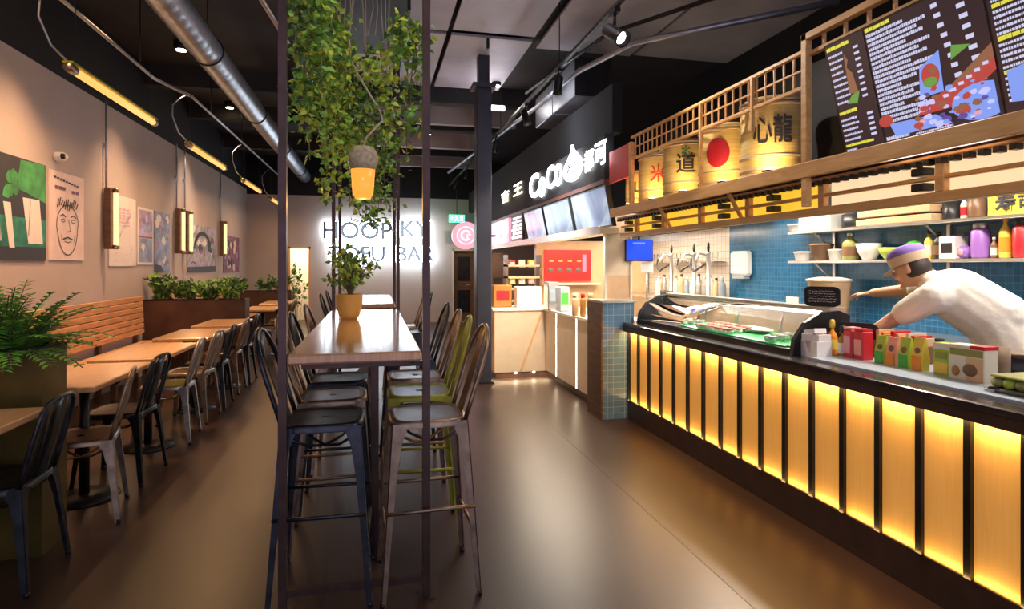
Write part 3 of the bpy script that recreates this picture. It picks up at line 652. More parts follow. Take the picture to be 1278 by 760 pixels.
for k, x, y, a, lab in (('black', -.225, 2.93, -2, 'black bar stool nearest the camera on the left of the high table'), ('bronze', -.22, 3.43, 2, 'second bar stool on the left of the high table, bronze frame'),
                     ('black', -.22, 3.94, 0, 'third bar stool on the left of the high table, dark frame'), ('bronze', -.21, 4.66, -2, 'fourth bar stool on the left of the high table, bronze frame')):
    place(ST, k, (x, y, 0), -PI/2+math.radians(a), lab, gs)
for k, x, y, s, lab in (('black', .32, 6.5, 1, 'nearer dark bar stool on the right of the far high table'), ('bronze', .32, 7.2, 1, 'farther bronze bar stool on the right of the far high table'),
                     ('black', -.26, 6.5, -1, 'nearer dark bar stool on the left of the far high table'), ('black', -.26, 7.3, -1, 'farther dark bar stool on the left of the far high table')):
    place(ST, k, (x, y, 0), s*PI/2, lab, gs)
# ------------------------------------------------------------------ HIGH TABLES + steel post frames
def hightable(y0, y1, label, legs):
    r = empty('high_table', (-.077, (y0+y1)/2, 0), label, 'table'); h = (y1-y0)/2
    B(-.286, .286, -h, h, 1.075, 1.12, 'wood_bar', bev=.008).build('table_top', r)
    for y in legs:
        y -= (y0+y1)/2; B(.06, .10, y-.016, y+.016, .012, 1.04, 'dark_post').build('leg', r)
        B(.03, .13, y-.02, y+.02, 0, .012, 'dark_post').build('foot', r)
    MB().box(-.24, .24, -h+.1, -h+.14, 1.04, 1.075, 'dark_post').box(-.24, .24, h-.14, h-.1, 1.04, 1.075, 'dark_post').box(-.03, .03, -h+.14, h-.14, 1.04, 1.075, 'dark_post').build('top_rail', r)
hightable(2.70, 5.36, 'long wooden high bar table between the black steel posts', (3.17, 4.27, 5.1))
hightable(6.15, 8.1, 'far wooden high bar table beyond the potted plant', (6.85, 7.75))
def postframe(y, label, rail=True):
    r = empty('steel_post_frame', (-.077, y, 0), label, 'post frame'); a = .308
    for s in (-1, 1):
        B(s*a-.017, s*a+.017, -.017, .017, 0, 4.15, 'dark_post').build('post', r)
        MB().box(s*a-.04, s*a+.04, -.04, .04, 0, .008, 'dark_post').build('base_plate', r)
    if rail: B(-a+.017, a-.017, -.014, .014, .07, .10, 'dark_post').build('bottom_rail', r)
    B(-a+.017, a-.017, -.014, .014, 3.9, 3.93, 'dark_post').build('top_rail', r)
# posts stand just outside the tabletop edges
postframe(2.735, 'nearest pair of tall dark steel posts with a low cross rail')
postframe(6.05, 'middle pair of tall dark steel posts between the two high tables', False)
postframe(7.15, 'farthest pair of tall dark steel posts at the far high table', False)
# overhead trough holding the greenery
tz = 3.45
o = empty('hanging_plant_tray', (-.05, 4.2, tz), 'black mesh tray between the posts holding the trailing greenery', 'plant tray')
t_ = MB(); t_.box(-.29, .29, -1.45, 1.45, 0, .02, 'black_metal'); t_.box(-.29, -.27, -1.45, 1.45, .02, .14, 'black_metal'); t_.box(.27, .29, -1.45, 1.45, .02, .14, 'black_metal'); t_.box(-.27, .27, -1.45, -1.43, .02, .14, 'black_metal'); t_.box(-.27, .27, 1.43, 1.45, .02, .14, 'black_metal'); t_.build('tray', o)
for x in (-.2, .2):
    for y in (-1.2, 0, 1.2): MB().tube([(x, y, .02), (x, y, .8)], .004, 'black_metal', 5).build('suspension_wire', o)
def ivy(strands, label, mts, ls=.046):
    c = V(strands[0][0]); r = empty('trailing_ivy', c, label, 'plant', group=None); f = MB(); st = MB()
    for top, bot, dens, wid in strands:
        top, bot = V(top)-c, V(bot)-c; L = (top-bot).length; n = max(3, int(L/.12)); ph = random.random()*6
        pts = [top.lerp(bot, i/n)+V((math.sin(i*.9+ph)*wid*.4, math.cos(i*1.1+ph)*wid*.4, 0)) for i in range(n+1)]
        st.tube(pts, .003, 'stem', 4)
        for i in range(int(L*dens*1.6)):
            t = random.random(); k = min(n-1, int(t*n)); p = pts[k].lerp(pts[k+1], t*n-k)+V((random.gauss(0, wid), random.gauss(0, wid), random.gauss(0, .02)))
            d = rv(); d.z = -abs(d.z)*.7; leaf(f, p, d, rv(), ls*random.uniform(.6, 1.3), ls*.75, random.choice(mts))
    f.build('foliage', r); st.build('stems', r); return r
def S(px, y0, y1, Y, dens=170, wid=.03, dx=0):
    a = at(px, y0, 'Y', Y); b_ = at(px+dx, y1, 'Y', Y); a.z = min(a.z, tz+.12)
    return (tuple(a), tuple(b_), dens, wid)
G1 = ['leaf', 'leaf', 'leaf_yellow', 'leaf_dark']; G2 = ['leaf_yellow', 'leaf', 'leaf_yellow']; G3 = ['leaf_dark', 'leaf', 'leaf']
ivy([S(368, -20, 70, 3.0, 60, .012), S(382, -40, 140, 3.0, 200, .04), S(398, -40, 120, 3.05, 230, .045), S(378, 60, 200, 3.1, 60, .015, 8)], 'thick green ivy curtain hanging next to the left front post', G1)
ivy([S(390, -10, 160, 3.5, 220, .05), S(412, -10, 110, 3.5, 260, .055), S(418, 30, 190, 3.55, 220, .045, 4), S(402, 40, 250, 3.5, 130, .03, 6)], 'dense ivy falling behind the left post, with yellowish lower leaves', ['leaf_yellow', 'leaf', 'leaf', 'leaf_yellow'])
ivy([S(425, 60, 185, 4.0, 260, .06), S(440, 80, 195, 4.0, 240, .06), S(432, 90, 260, 4.05, 140, .04, 2), S(448, 90, 180, 4.0, 220, .06)], 'middle mass of ivy directly above and behind the amber lamp', G1)
ivy([S(470, 55, 150, 4.3, 180, .06), S(480, 120, 215, 4.3, 220, .06), S(468, 130, 280, 4.4, 220, .05, 4), S(450, 190, 282, 4.4, 200, .045, 6), S(482, 190, 262, 4.5, 120, .04)], 'ivy tail hanging lowest, down in front of the back wall sign', G3)
ivy([S(498, 18, 75, 3.0, 330, .04), S(522, 30, 70, 3.0, 260, .035), S(515, 40, 165, 3.1, 120, .025), S(527, 60, 170, 3.1, 70, .015), S(508, 80, 200, 3.2, 40, .012)], 'ivy clump and thin trails next to the right front post', G1)
ivy([S(478, 60, 105, 3.6, 260, .045), S(460, 72, 90, 3.6, 330, .05), S(487, 100, 180, 3.6, 110, .03)], 'rounded ivy clump in the centre right above the lamp cord', G2)
o = empty('hanging_roots', (at(440, -40, 'Y', 4.2).x, 4.2, tz), 'pale bare strings and roots dangling from the plant tray', 'strings')
q = MB()
for i in range(11):
    x = at(425+i*6.2, 0, 'Y', 4.2).x-o.location.x; L = random.uniform(.35, .62)
    q.tube([(x, random.uniform(-.3, .3), .02), (x+random.uniform(-.02, .02), 0, -L*.5), (x+random.uniform(-.03, .03), random.uniform(-.1, .1), -L)], .004, 'rope', 5)
q.build('strings', o)
# amber pendant lamp on a rope
lp = at(453, 248, 'Y', 3.6); r = empty('amber_pendant_lamp', lp, 'tapered amber glowing pendant lamp with a cork top, hanging in the ivy', 'pendant lamp')
MB().lathe([(.045, 0), (.054, .08), (.064, .17), (.070, .175), (.058, .02), (.04, .005)], 'amber_glow', n=20).build('lamp_shade', r)
MB().lathe([(.068, .165), (.082, .2), (.088, .25), (.065, .3), (.02, .31)], 'cork', n=20).build('lamp_cap', r)
a_, b_, c_ = at(475, 140, 'Y', 3.6)-lp, at(440, 82, 'Y', 3.6)-lp, V((-.02, 0, tz-lp.z))
MB().tube([(0, 0, .3), (.02, 0, .36), a_+V((.01, 0, -.05)), a_, b_, b_+V((-.02, 0, .15)), c_], .006, 'rope', 6).build('cord', r)
light('greenery_fill', 'SPOT', (.1, 1.9, 4.1), 65, (1, .86, .6), size=.05, spot=1.0, blend=.8, target=(-.05, 3.7, 2.6))  # added fill with no lamp of its own, brightens the hanging ivy
light('amber_lamp_light', 'POINT', lp+V((0, 0, -.04)), 3, (1, .5, .12), size=.04)
# potted plant on the high table
pt = (-.175, 4.45, 1.12); r = empty('potted_plant', pt, 'mustard yellow pot with a leafy green plant on the high table', 'plant')
MB().lathe([(.055, 0), (.075, .03), (.09, .09), (.095, .17), (.1, .175), (.088, .178), (.082, .15), (.02, .145)], 'yellow_pot', n=24).build('pot', r)
f = MB(); st = MB()
for i in range(26):
    a = random.uniform(0, 2*PI); tip = V((.2*math.cos(a)*random.random()**.6, .16*math.sin(a)*random.random()**.6, random.uniform(.26, .5)))
    st.tube([(0, 0, .15), tip*.5+V((0, 0, .1)), tip], .003, 'stem', 4)
    for j in range(24):
        d = rv(); leaf(f, tip.lerp(V((0, 0, .2)), random.random()*.6)+rv()*.025, d, rv(), random.uniform(.03, .06), .028, random.choice(['leaf', 'leaf_dark', 'leaf_yellow']))
f.build('foliage', r); st.build('stems', r)
# ------------------------------------------------------------------ BACK WALL sign, exit sign, round sign
def halo(word, px, py, hpx, label):
    c = at(px, py, 'Y', YB); h = hpx/F_PX*16.1
    me = text_mesh(word, h*1.35, .04, .008); r = empty('wall_letter_sign', (c.x, YB, c.z), label, 'sign')
    X = frame_m((0, -.12, 0), (1, 0, 0), (0, 0, 1))
    MB().mesh(me, 'ink', X).build('lettering', r)
    me2 = text_mesh(word, h*1.35, .03, .035)
    MB().mesh(me2, 'halo_white', frame_m((0, -.075, 0), (1, 0, 0), (0, 0, 1))).build('backlight', r)
    light('sign_halo', 'AREA', (c.x, YB-.28, c.z), 11, (.72, .88, 1), rot=(PI/2, 0, 0), size=h*len(word)*.8, size_y=h)
halo('HOOP', 446, 289, 21, 'upper left word of the glowing white letters on the back wall')
halo('TOFU', 446, 318, 19, 'lower left word of the glowing white letters on the back wall')
halo('KY', 517, 287, 21, 'upper right word of the glowing white letters on the back wall')
halo('BAR', 517, 318, 19, 'lower right word of the glowing white letters on the back wall')
c = at(570, 272, 'Y', 15.2); r = empty('exit_sign', c, 'green lit exit sign hanging near the back wall', 'sign')
B(-.2, .2, -.02, .02, -.11, .08, 'exit_green', bev=.005).build('panel', r)
e = MB(); e.ball((-.02, -.024, .04), .018, 'exit_white'); e.tube([(-.02, -.024, .02), (-.01, -.024, -.03), (.04, -.024, -.08)], .008, 'exit_white', 5); e.tube([(-.01, -.024, -.03), (-.05, -.024, -.08)], .008, 'exit_white', 5); e.tube([(-.07, -.024, 0), (-.02, -.024, .015), (.04, -.024, 0)], .007, 'exit_white', 5); e.box(.09, .15, -.024, -.021, -.07, .05, 'exit_white'); e.poly([(-.17, -.01), (-.11, .04), (-.11, -.06)], .003, 'exit_white', frame_m((0, -.021, 0), (1, 0, 0), (0, 0, 1)))
e.build('running_figure', r); MB().tube([(0, 0, .08), (0, 0, ZC-c.z)], .01, 'black_metal').build('rod', r)
c = at(581, 294, 'Y', 11.6); r = empty('round_hanging_sign', c, 'round glowing pink sign hanging beside the column', 'sign')
X = frame_m((0, 0, 0), (1, 0, 0), (0, 0, 1)); n = 32
MB().poly([(.27*math.cos(2*PI*i/n), .27*math.sin(2*PI*i/n)) for i in range(n)], .1, 'sign_pink', frame_m((0, .05, 0), (1, 0, 0), (0, 0, 1))).build('disc', r)
e = MB(); e.tube([(.17*math.cos(2*PI*i/24), -.052, .17*math.sin(2*PI*i/24)) for i in range(24)], .012, 'sign_pale', 6, closed=True)
e.tube([(.09*math.cos(t), -.052, .09*math.sin(t)) for t in [.6+4.9*i/14 for i in range(15)]], .02, 'sign_pale', 6); e.tube([(.03, -.052, -.07), (.03, -.052, .02), (.1, -.052, .02)], .014, 'sign_pale', 6); e.build('emblem', r)
MB().tube([(.27, 0, 0), (1.0, 0, 0)], .02, 'black_metal').build('bracket_arm', r)
light('pink_sign_light', 'POINT', c+V((0, -.3, 0)), 4, (1, .35, .42), size=.15)
# ------------------------------------------------------------------ MAIN COUNTER (right)
ct = empty('service_counter', (2.45, 3.3, 0), 'long dark counter with backlit yellow wooden panels on the right', 'counter')
Y0, Y1 = -2.0, 2.15            # local, world 1.30 .. 5.45
MB().box(.02, .62, Y0, Y1, .0, .9, 'plinth_brown').build('carcass', ct)
B(-.02, .02, Y0, Y1, 0, .185, 'plinth_brown').build('plinth', ct)
B(-.085, .62, Y0, Y1, .915, .95, 'dark_top', bev=.006).build('worktop', ct)
B(-.08, -.052, Y0, Y1, .865, .915, 'plinth_brown').build('edge_trim', ct)
divs = [5.43, 5.23, 5.02, 4.66, 4.355, 4.08, 3.84, 3.615, 3.385, 3.155, 2.93, 2.70, 2.472, 2.244, 2.015, 1.785]
divs = [5.43, 5.22]+[5.0-.23*i for i in range(15)]
for i, y in enumerate(divs):
    if 1: B(-.03, .012, y-.016-3.3, y+.016-3.3, .185, .915, 'black_metal').build('divider', ct)
for i in range(len(divs)-1):
    a, b_ = divs[i+1]+.017-3.3, divs[i]-.017-3.3
    B(-.012, .012, a, b_, .185, .9, 'panel_wood').build('front_panel', ct)
ye = divs[-1]-.016-3.3
B(-.03, .09, Y0, ye-.0, .0, .915, 'red_brown', bev=.006).build('end_panel', ct)
MB().box(-.048, -.036, ye, Y1-.01, .868, .875, 'led_strip').build('light_strip', ct)
for i in range(4):
    ya = ye+(Y1-ye)*(i+.5)/4
    light('counter_top_light', 'AREA', (2.45-.042, 3.3+ya, .862), 3.8, (1, .60, .22), target=(2.45+.09, 3.3+ya, .45), size=(Y1-ye)/4*.98, size_y=.02)
    light('counter_foot_light', 'AREA', (2.45-.035, 3.3+ya, .19), 1.0, (1, .60, .19), target=(2.45+.085, 3.3+ya, .6), size=(Y1-ye)/4*.98, size_y=.02)
for l in [o for o in C.objects if o.name.startswith('counter_')]:
    # turn the long side of each strip along the counter
    d = V((.05, 0, -.3)) if 'top' in l.name else V((.05, 0, .3)); z = -d.normalized(); x = V((0, 1, 0)); y = z.cross(x)
    l.rotation_euler = Matrix((x, y, z)).transposed().to_euler()
B(0, .55, -.85, .85, 0, .012, 'bluegrey_top' if 'bluegrey_top' in M else 'c_bluegrey').build('prep_mat')
pm = C.objects['prep_mat']; pm.location = (2.5, 2.2, .95); tag(pm, 'pale grey lilac mat covering the near part of the counter', 'counter mat')
# ------------------------------------------------------------------ SUSHI CASE
ca = empty('sushi_display_case', (2.69, 4.30, .95), 'long glass sushi display case with black ends and a green liner on the counter', 'display case')
B(-.2, .24, -1.0, 1.02, 0, .035, 'black_metal').build('base', ca)
B(-.17, .2, -.94, .97, .035, .045, 'c_leafgreen').build('green_liner', ca)
for y in (-1.02, 1.02):
    pr = [(-.2, 0), (.24, 0), (.24, .24), (.16, .27), (.02, .26), (-.1, .2), (-.18, .1)]
    MB().poly(pr, .03, 'black_metal', frame_m((0, y+.015, 0), (1, 0, 0), (0, 0, 1))).build('end_cheek', ca)
pr = [(-.19, .035), (-.17, .1), (-.1, .195), (.02, .25), (.14, .262)]
g = MB(); P = []
for x, z in pr: P += [(x, -.985, z), (x, .985, z)]
for x, z in pr: P += [(x+.004, -.985, z-.003), (x+.004, .985, z-.003)]
n_ = len(pr)
g.add(P, [(2*i, 2*i+1, 2*i+3, 2*i+2) for i in range(n_-1)]+[(2*n_+2*i+1, 2*n_+2*i, 2*n_+2*i+2, 2*n_+2*i+3) for i in range(n_-1)]+[(0, 2*n_, 2*n_+1, 1), (2*n_-2, 2*n_-1, 4*n_-1, 4*n_-2)]+[(2*i, 2*i+2, 2*n_+2*i+2, 2*n_+2*i) for i in range(n_-1)]+[(2*i+1, 2*n_+2*i+1, 2*n_+2*i+3, 2*i+3) for i in range(n_-1)], 'clear_glass', True); g.build('curved_glass', ca)
MB().box(.12, .25, -1.0, 1.02, .262, .285, 'stainless').build('top_ledge', ca)
for yy in (-.5, 0, .5): B(.22, .235, yy-.01, yy+.01, .035, .262, 'stainless').build('back_post', ca)
ca.scale = (.95, 1.08, 1)
light('case_light', 'AREA', (2.86, 4.3, 1.205), 5, (1, .93, .85), target=(2.66, 4.3, .98), size=.03, size_y=1.9)
C.objects['case_light'].rotation_euler = (0, math.radians(40), 0)
# sushi pieces: rice blocks with toppings, in rows
def sushi(loc, rz, top, label):
    r = empty('sushi_piece', loc, label, 'sushi', rz, group='sushi pieces in the display case')
    MB().ball((0, 0, .018), (.034, .017, .018), 'c_white', 8).build('rice', r); MB().ball((0, 0, .034), (.042, .02, .010), top, 8).build('topping', r)
    return r
protos = {}
nb = 0
for (ya, yb, top, nm) in ((-.9, -.78, 'c_white', 'white'), (-.42, .02, 'c_salmon', 'salmon pink'), (.3, .42, 'c_cream', 'cream'), (.55, .9, 'c_tan', 'tan')):
    y = ya
    while y < yb:
        for x in (-.12, -.03, .06):
            loc = (2.69+x+random.uniform(-.008, .008), 4.35+y, .995); lab = '%s topped sushi piece in the glass case on the counter' % nm
            if nm not in protos: protos[nm] = sushi(loc, random.uniform(-.3, .3), top, lab)
            else: dup(protos[nm], loc, random.uniform(-.3, .3), lab, 'sushi pieces in the display case')
            nb += 1
        y += .062
o = tag(MB().lathe([(.09, 0), (.11, .012), (.115, .016), (.1, .016), (.085, .008)], 'c_white', n=24).build('oval_plate', None, (2.80, 3.95, 1.0)), 'white oval plate inside the glass case next to the salmon sushi', 'plate'); o.scale = (.7, 2.0, 1.2)
# ------------------------------------------------------------------ ITEMS ON THE COUNTER
ZT = .962
def bottle(mb, r, h, mt, cap='c_red', neck=.35, n=16):
    mb.lathe([(r*.9, 0), (r, .01), (r, h*.6), (r*.85, h*.68), (r*neck, h*.8), (r*neck, h*.9)], mt, n=n)
    return mb
def put(name, loc, label, cat, parts, rz=0, group=None, sc=None):
    r = empty(name, loc, label, cat, rz, group)
    if abs(loc[0]-2.75) < 1e-6 and abs(loc[2]-ZT+.012) < 1e-6: r.scale = (1.15, 1.1, 1.27)
    for pn, mb in parts: mb.build(pn, r)
    return r
# small table sign in front of the case end with folded paper
put('napkin_stack', (2.60, 3.10, ZT-.012), 'pile of crumpled white paper napkins beside the black case end', 'napkins', [('paper', MB().poly([(-.05, -.07), (.06, -.06), (.05, .06), (-.04, .08)], .10, 'c_white').poly([(-.05, -.05), (.04, -.07), (.06, .05), (-.05, .06)], .04, 'white_print', Matrix.Translation((0, 0, .1)) @ Matrix.Rotation(.3, 4, 'Z')).poly([(-.04, -.04), (.05, -.03), (.03, .05), (-.05, .04)], .03, 'c_white', Matrix.Translation((0, 0, .14)) @ Matrix.Rotation(-.2, 4, 'X')))])
b_ = bottle(MB(), .026, .15, 'c_orange'); put('sauce_bottle', (2.75, 3.14, ZT-.012), 'orange sauce bottle with a yellow cap next to the napkins', 'bottle', [('bottle_body', b_), ('cap', MB().lathe([(.014, .135), (.014, .165), (.008, .175)], 'c_yellow')), ('paper_label', MB().lathe([(.0268, .03), (.0268, .08)], 'c_yellow', cap=False))])
b_ = bottle(MB(), .024, .13, 'c_amber'); put('sauce_bottle', (2.75, 3.055, ZT-.012), 'dark sauce bottle between the orange bottle and the red boxes', 'bottle', [('bottle_body', b_), ('cap', MB().lathe([(.013, .117), (.013, .15)], 'c_black')), ('paper_label', MB().lathe([(.0248, .02), (.0248, .07)], 'c_white', cap=False))])
put('snack_packet', (2.75, 2.98, ZT-.012), 'left one of the two red drink packets on the counter', 'packet', [('carton', B(-.035, .035, -.032, .032, 0, .14, 'c_red', bev=.008)), ('fold', MB().box(-.03, .03, -.028, .028, .14, .15, 'c_pinky')), ('paper_label', B(-.037, -.035, -.022, .022, .03, .11, 'c_pinky'))])
put('snack_packet', (2.75, 2.90, ZT-.012), 'right one of the two red drink packets on the counter', 'packet', [('carton', B(-.035, .035, -.032, .032, 0, .14, 'c_red', bev=.008)), ('fold', MB().box(-.03, .03, -.028, .028, .14, .148, 'c_red')), ('paper_label', B(-.037, -.035, -.022, .022, .03, .10, 'c_salmon'))])
for y, c1, c2, nm, h in ((2.765, 'c_green', 'c_lime', 'leftmost green snack packet with a lime top', .13), (2.69, 'c_orange', 'c_salmon', 'orange and pink snack packet between the two green ones', .13), (2.61, 'c_green', 'c_lime', 'darker green snack packet right of the orange one', .135), (2.53, 'c_orange', 'c_yellow', 'yellow and orange snack packet at the right of the row', .145)):
    w_ = .027
    put('snack_packet', (2.75, y, ZT-.012), nm, 'packet', [('pouch', MB().add([(-.02, -w_, 0), (.02, -w_, 0), (.02, w_, 0), (-.02, w_, 0), (-.024, -w_, h*.4), (.024, -w_, h*.4), (.024, w_, h*.4), (-.024, w_, h*.4), (-.004, -w_, h), (.004, -w_, h), (.004, w_, h), (-.004, w_, h)], [(3, 2, 1, 0), (0, 1, 5, 4), (1, 2, 6, 5), (2, 3, 7, 6), (3, 0, 4, 7), (4, 5, 9, 8), (5, 6, 10, 9), (6, 7, 11, 10), (7, 4, 8, 11), (8, 9, 10, 11)], c2)),
        ('paper_label', MB().box(-.0265, -.0235, -w_*.85, w_*.85, .01, h*.48, c1)), ('print', MB().ball((-.017, .0, h*.62), (.008, w_*.6, .014), 'c_brown', 8))])
put('snack_box', (2.75, 2.455, ZT-.012), 'slim dark bottle like box behind the yellow packet', 'box', [('carton', B(.02, .05, -.012, .018, 0, .145, 'c_black', bev=.004))])
put('snack_box', (2.75, 2.385, ZT-.012), 'olive yellow snack box with a pale top left of the wide box', 'box', [('carton', B(-.03, .03, -.04, .04, 0, .135, 'c_lime', bev=.003)), ('print', MB().box(-.032, -.03, -.032, .032, .02, .06, 'c_yellow').box(-.032, -.03, -.028, .028, .075, .1, 'c_olive').box(-.031, -.03, -.04, .04, .11, .135, 'c_cream'))])
put('snack_box', (2.75, 2.255, ZT-.012), 'wide snack box with brown food pictures and a red top edge', 'box', [('carton', B(-.035, .035, -.08, .08, 0, .14, 'c_cream', bev=.003)), ('print', MB().box(-.037, -.035, -.075, .07, .1, .125, 'c_olive').box(-.037, -.035, -.075, .0, .01, .095, 'c_tan').ball((-.036, -.02, .05), (.004, .035, .025), 'c_brown', 10).ball((-.036, .045, .04), (.004, .02, .02), 'c_amber', 8).box(-.036, .036, -.081, -.02, .128, .141, 'c_red'))])
# wrapped rolls on a tray at the right edge
put('roll_tray', (2.74, 1.93, ZT-.012), 'black tray of green wrapped rolls at the right edge of the photo', 'tray', [('tray', MB().box(-.16, .16, -.2, .13, .0, .03, 'c_black', bev=.01)), ('lid', MB().box(-.15, .15, -.19, .12, .075, .085, 'c_olive', bev=.004))]+[('roll', MB().tube([(-.14, -.15+.05*i, .052), (.14, -.15+.05*i, .052)], .021, 'c_olive' if i % 2 else 'c_lime', 12)) for i in range(6)])
put('clear_tub', (2.60, 2.04, ZT-.012), 'small clear plastic tub in front of the wrapped rolls', 'tub', [('tub', MB().lathe([(.028, 0), (.034, .03), (.036, .032)], 'clear_glass', n=18)), ('contents', MB().lathe([(.025, .003), (.03, .022)], 'c_white', n=16))])
put('black_bowl', (2.53, 1.79, ZT-.012), 'small shiny black bowl at the right edge of the counter', 'bowl', [('bowl', MB().lathe([(.02, 0), (.04, .02), (.05, .045), (.046, .045), (.03, .018), (.01, .012)], 'c_black', n=20))])
# pot of grill things behind
put('steel_warmer', (3.0, 1.95, .95), 'stainless food warmer with black lid at the right edge behind the rolls', 'food warmer', [('body', MB().box(.02, .35, -.5, .2, 0, .22, 'stainless', bev=.01)), ('lid', MB().box(.0, .37, -.52, .22, .22, .24, 'white_plastic', bev=.004)), ('handle', MB().tube([(.02, -.05, .12), (-.03, -.05, .12), (-.03, .1, .12), (.02, .1, .12)], .012, 'c_black', 8))])
# menu holders: black rounded boards with scribbles
def chalk(loc, w_, h, rz, label):
    pts = [(w_/2*max(-1, min(1, 1.25*math.cos(t))), h/2*max(-1, min(1, 1.25*math.sin(t)))) for t in [2*PI*i/32 for i in range(32)]]
    r = empty('chalk_sign', loc, label, 'sign', rz); X = frame_m((0, 0, h/2), (0, -1, 0), (0, 0, 1))
    MB().poly(pts, .015, 'c_black', X).build('board', r); q = MB()
    for j in range(5):
        u = -w_*.36
        while u < w_*.34:
            l_ = random.uniform(.008, .02); q.tube([(u, h*(.27-.13*j), .017), (u+l_, h*(.27-.13*j)+random.uniform(-.004, .004), .017)], .0022, 'white_print', 4, X=X); u += l_+.006
    q.build('chalk_writing', r); return r
chalk((2.86, 3.35, 1.236), .22, .13, .5, 'black rounded chalk sign standing on the case ledge')
chalk((2.90, 3.12, .952), .26, .2, .6, 'larger black curved chalk sign behind the white napkins')
put('utensil_basket', (2.97, 2.82, .95), 'patterned box of colourful sauce sachets behind the red packets', 'box', [('box', MB().box(-.07, .07, -.15, .17, 0, .11, 'c_brown', bev=.004)), ('sachets', MB())]+[('sachet', B(-.06, .06, -.14+.034*i, -.118+.034*i, .08, .15+.012*(i % 3), ['c_tan', 'c_red', 'c_cream', 'c_orange'][i % 4])) for i in range(9)])
# ------------------------------------------------------------------ BACK BENCH, SHELVES
bb = empty('back_bench', (4.33, 3.6, 0), 'stainless kitchen bench along the blue tiled wall', 'bench')
MB().box(-.23, .265, -2.8, 3.45, .12, .9, 'stainless').box(-.18, .265, -2.8, 3.45, 0, .12, 'black_metal').build('cabinets', bb)
B(-.28, .265, -2.8, 3.45, .9, .94, 'stainless', bev=.006).build('worktop', bb)
bar = empty('bar_bench', (4.33, 8.3, 0), 'stainless bar bench crowded with bottles beyond the blue tiles', 'bench')
MB().box(-.28, .27, -1.2, 1.15, 0, 1.0, 'stainless').build('cabinets', bar); B(-.3, .27, -1.2, 1.15, 1.0, 1.04, 'stainless', bev=.006).build('worktop', bar)
def shelf(z, label):
    r = empty('wall_shelf', (4.45, 3.2, z), label, 'shelf'); B(-.15, .148, -2.2, 2.35, -.025, 0, 'stainless', bev=.004).build('board', r)
    for y in (-1.8, -.6, .75, 2.0):
        MB().box(.12, .145, y-.015, y+.015, -.22, -.025, 'stainless').tube([(.13, y, -.21), (-.1, y, -.03)], .008, 'stainless', 6).build('bracket', r)
shelf(1.86, 'upper steel shelf on the blue tiled kitchen wall'); shelf(1.555, 'lower steel shelf on the blue tiled kitchen wall')
def onshelf(kind, x0, x1, ytop, zs, mt, label, cat, cap=None, extra=None):
    X_ = 4.42; ya = at(x0, 300, 'X', X_).y; yb = at(x1, 300, 'X', X_).y; yc = (ya+yb)/2; w_ = abs(ya-yb)/2
    zt = at((x0+x1)/2, ytop, 'X', X_).z; h = max(.03, zt-zs-.002)
    name = {'box': 'storage_box', 'tub': 'food_tub', 'bottle': 'bottle', 'pot': 'cooking_pot', 'jar': 'glass_jar', 'bowl': 'mixing_bowl', 'stack': 'tray_stack', 'bag': 'snack_bag'}[kind]
    rr = min(w_, .11)
    r = empty(name, (X_, yc, zs+.002), label, cat)
    if kind == 'box': MB().box(-rr, rr, -w_, w_, 0, h, mt, bev=.004).build('carton', r); MB().box(-rr-.002, -rr, -w_*.7, w_*.7, h*.25, h*.7, cap or 'c_white').build('paper_label', r)
    elif kind == 'tub': MB().lathe([(rr*.8, 0), (rr*.97, h*.85), (rr, h*.86)], mt, n=20).build('tub', r); MB().lathe([(rr*1.03, h*.86), (rr*1.03, h*.97), (rr*.9, h)], cap or 'c_white', n=20).build('lid', r)
    elif kind == 'bottle': bottle(MB(), rr*.85, h, mt).build('bottle_body', r); MB().lathe([(rr*.36, h*.88), (rr*.36, h)], cap or 'c_red', n=12).build('cap', r); MB().lathe([(rr*.87, h*.15), (rr*.87, h*.5)], extra or 'c_cream', n=16, cap=False).build('paper_label', r)
    elif kind == 'pot': MB().lathe([(rr*.95, 0), (rr, .01), (rr, h*.85), (rr*.9, h*.85)], mt, n=20).build('pot', r); MB().lathe([(rr, h*.85), (rr*.6, h*.95), (.012, h*.96), (.012, h)], mt, n=20).build('lid', r); MB().tube([(0, rr, h*.6), (0, rr+.03, h*.6), (.0, rr+.03, h*.5)], .006, mt).build('handle', r)
    elif kind == 'jar': MB().lathe([(rr*.9, 0), (rr, .02), (rr, h*.78), (rr*.75, h*.86)], mt, n=20).build('jar', r); MB().lathe([(rr*.8, h*.86), (rr*.8, h)], cap or 'stainless', n=18).build('lid', r)
    elif kind == 'bowl': MB().lathe([(rr*.5, 0), (rr*.85, h*.5), (rr, h), (rr*.93, h), (rr*.7, h*.5), (rr*.3, h*.1)], mt, n=22).build('bowl', r)
    elif kind == 'stack':
        k_ = 3
        for i in range(k_): MB().box(-.11, .11, -w_+.01*i, w_-.02*i, h*i/k_, h*(i+.8)/k_, mt, bev=.006).build('tray', r)
    elif kind == 'bag': q = MB(); q.ball((0, 0, h*.5), (rr, w_, h*.5), mt, 12); q.build('bag', r); MB().ball((-rr*.6, 0, h*.5), (rr*.45, w_*.6, h*.3), cap or 'c_white', 10).build('print', r)
zu, zl = 1.86, 1.555
onshelf('tub', 988, 1006, 280, zu, 'white_plastic', 'small white lidded tub at the left end of the upper shelf', 'tub')
onshelf('box', 1008, 1048, 267, zu, 'white_plastic', 'wide white box on the left of the upper shelf', 'box')
onshelf('pot', 1055, 1077, 265, zu, 'c_black', 'black lidded pot between the white box and the wooden trays', 'pot')
onshelf('stack', 1080, 1176, 247, zu, 'c_tan', 'stack of long tan wooden trays on the upper shelf', 'trays')
onshelf('pot', 1179, 1198, 248, zu, 'c_black', 'black canister right of the wooden trays', 'canister')
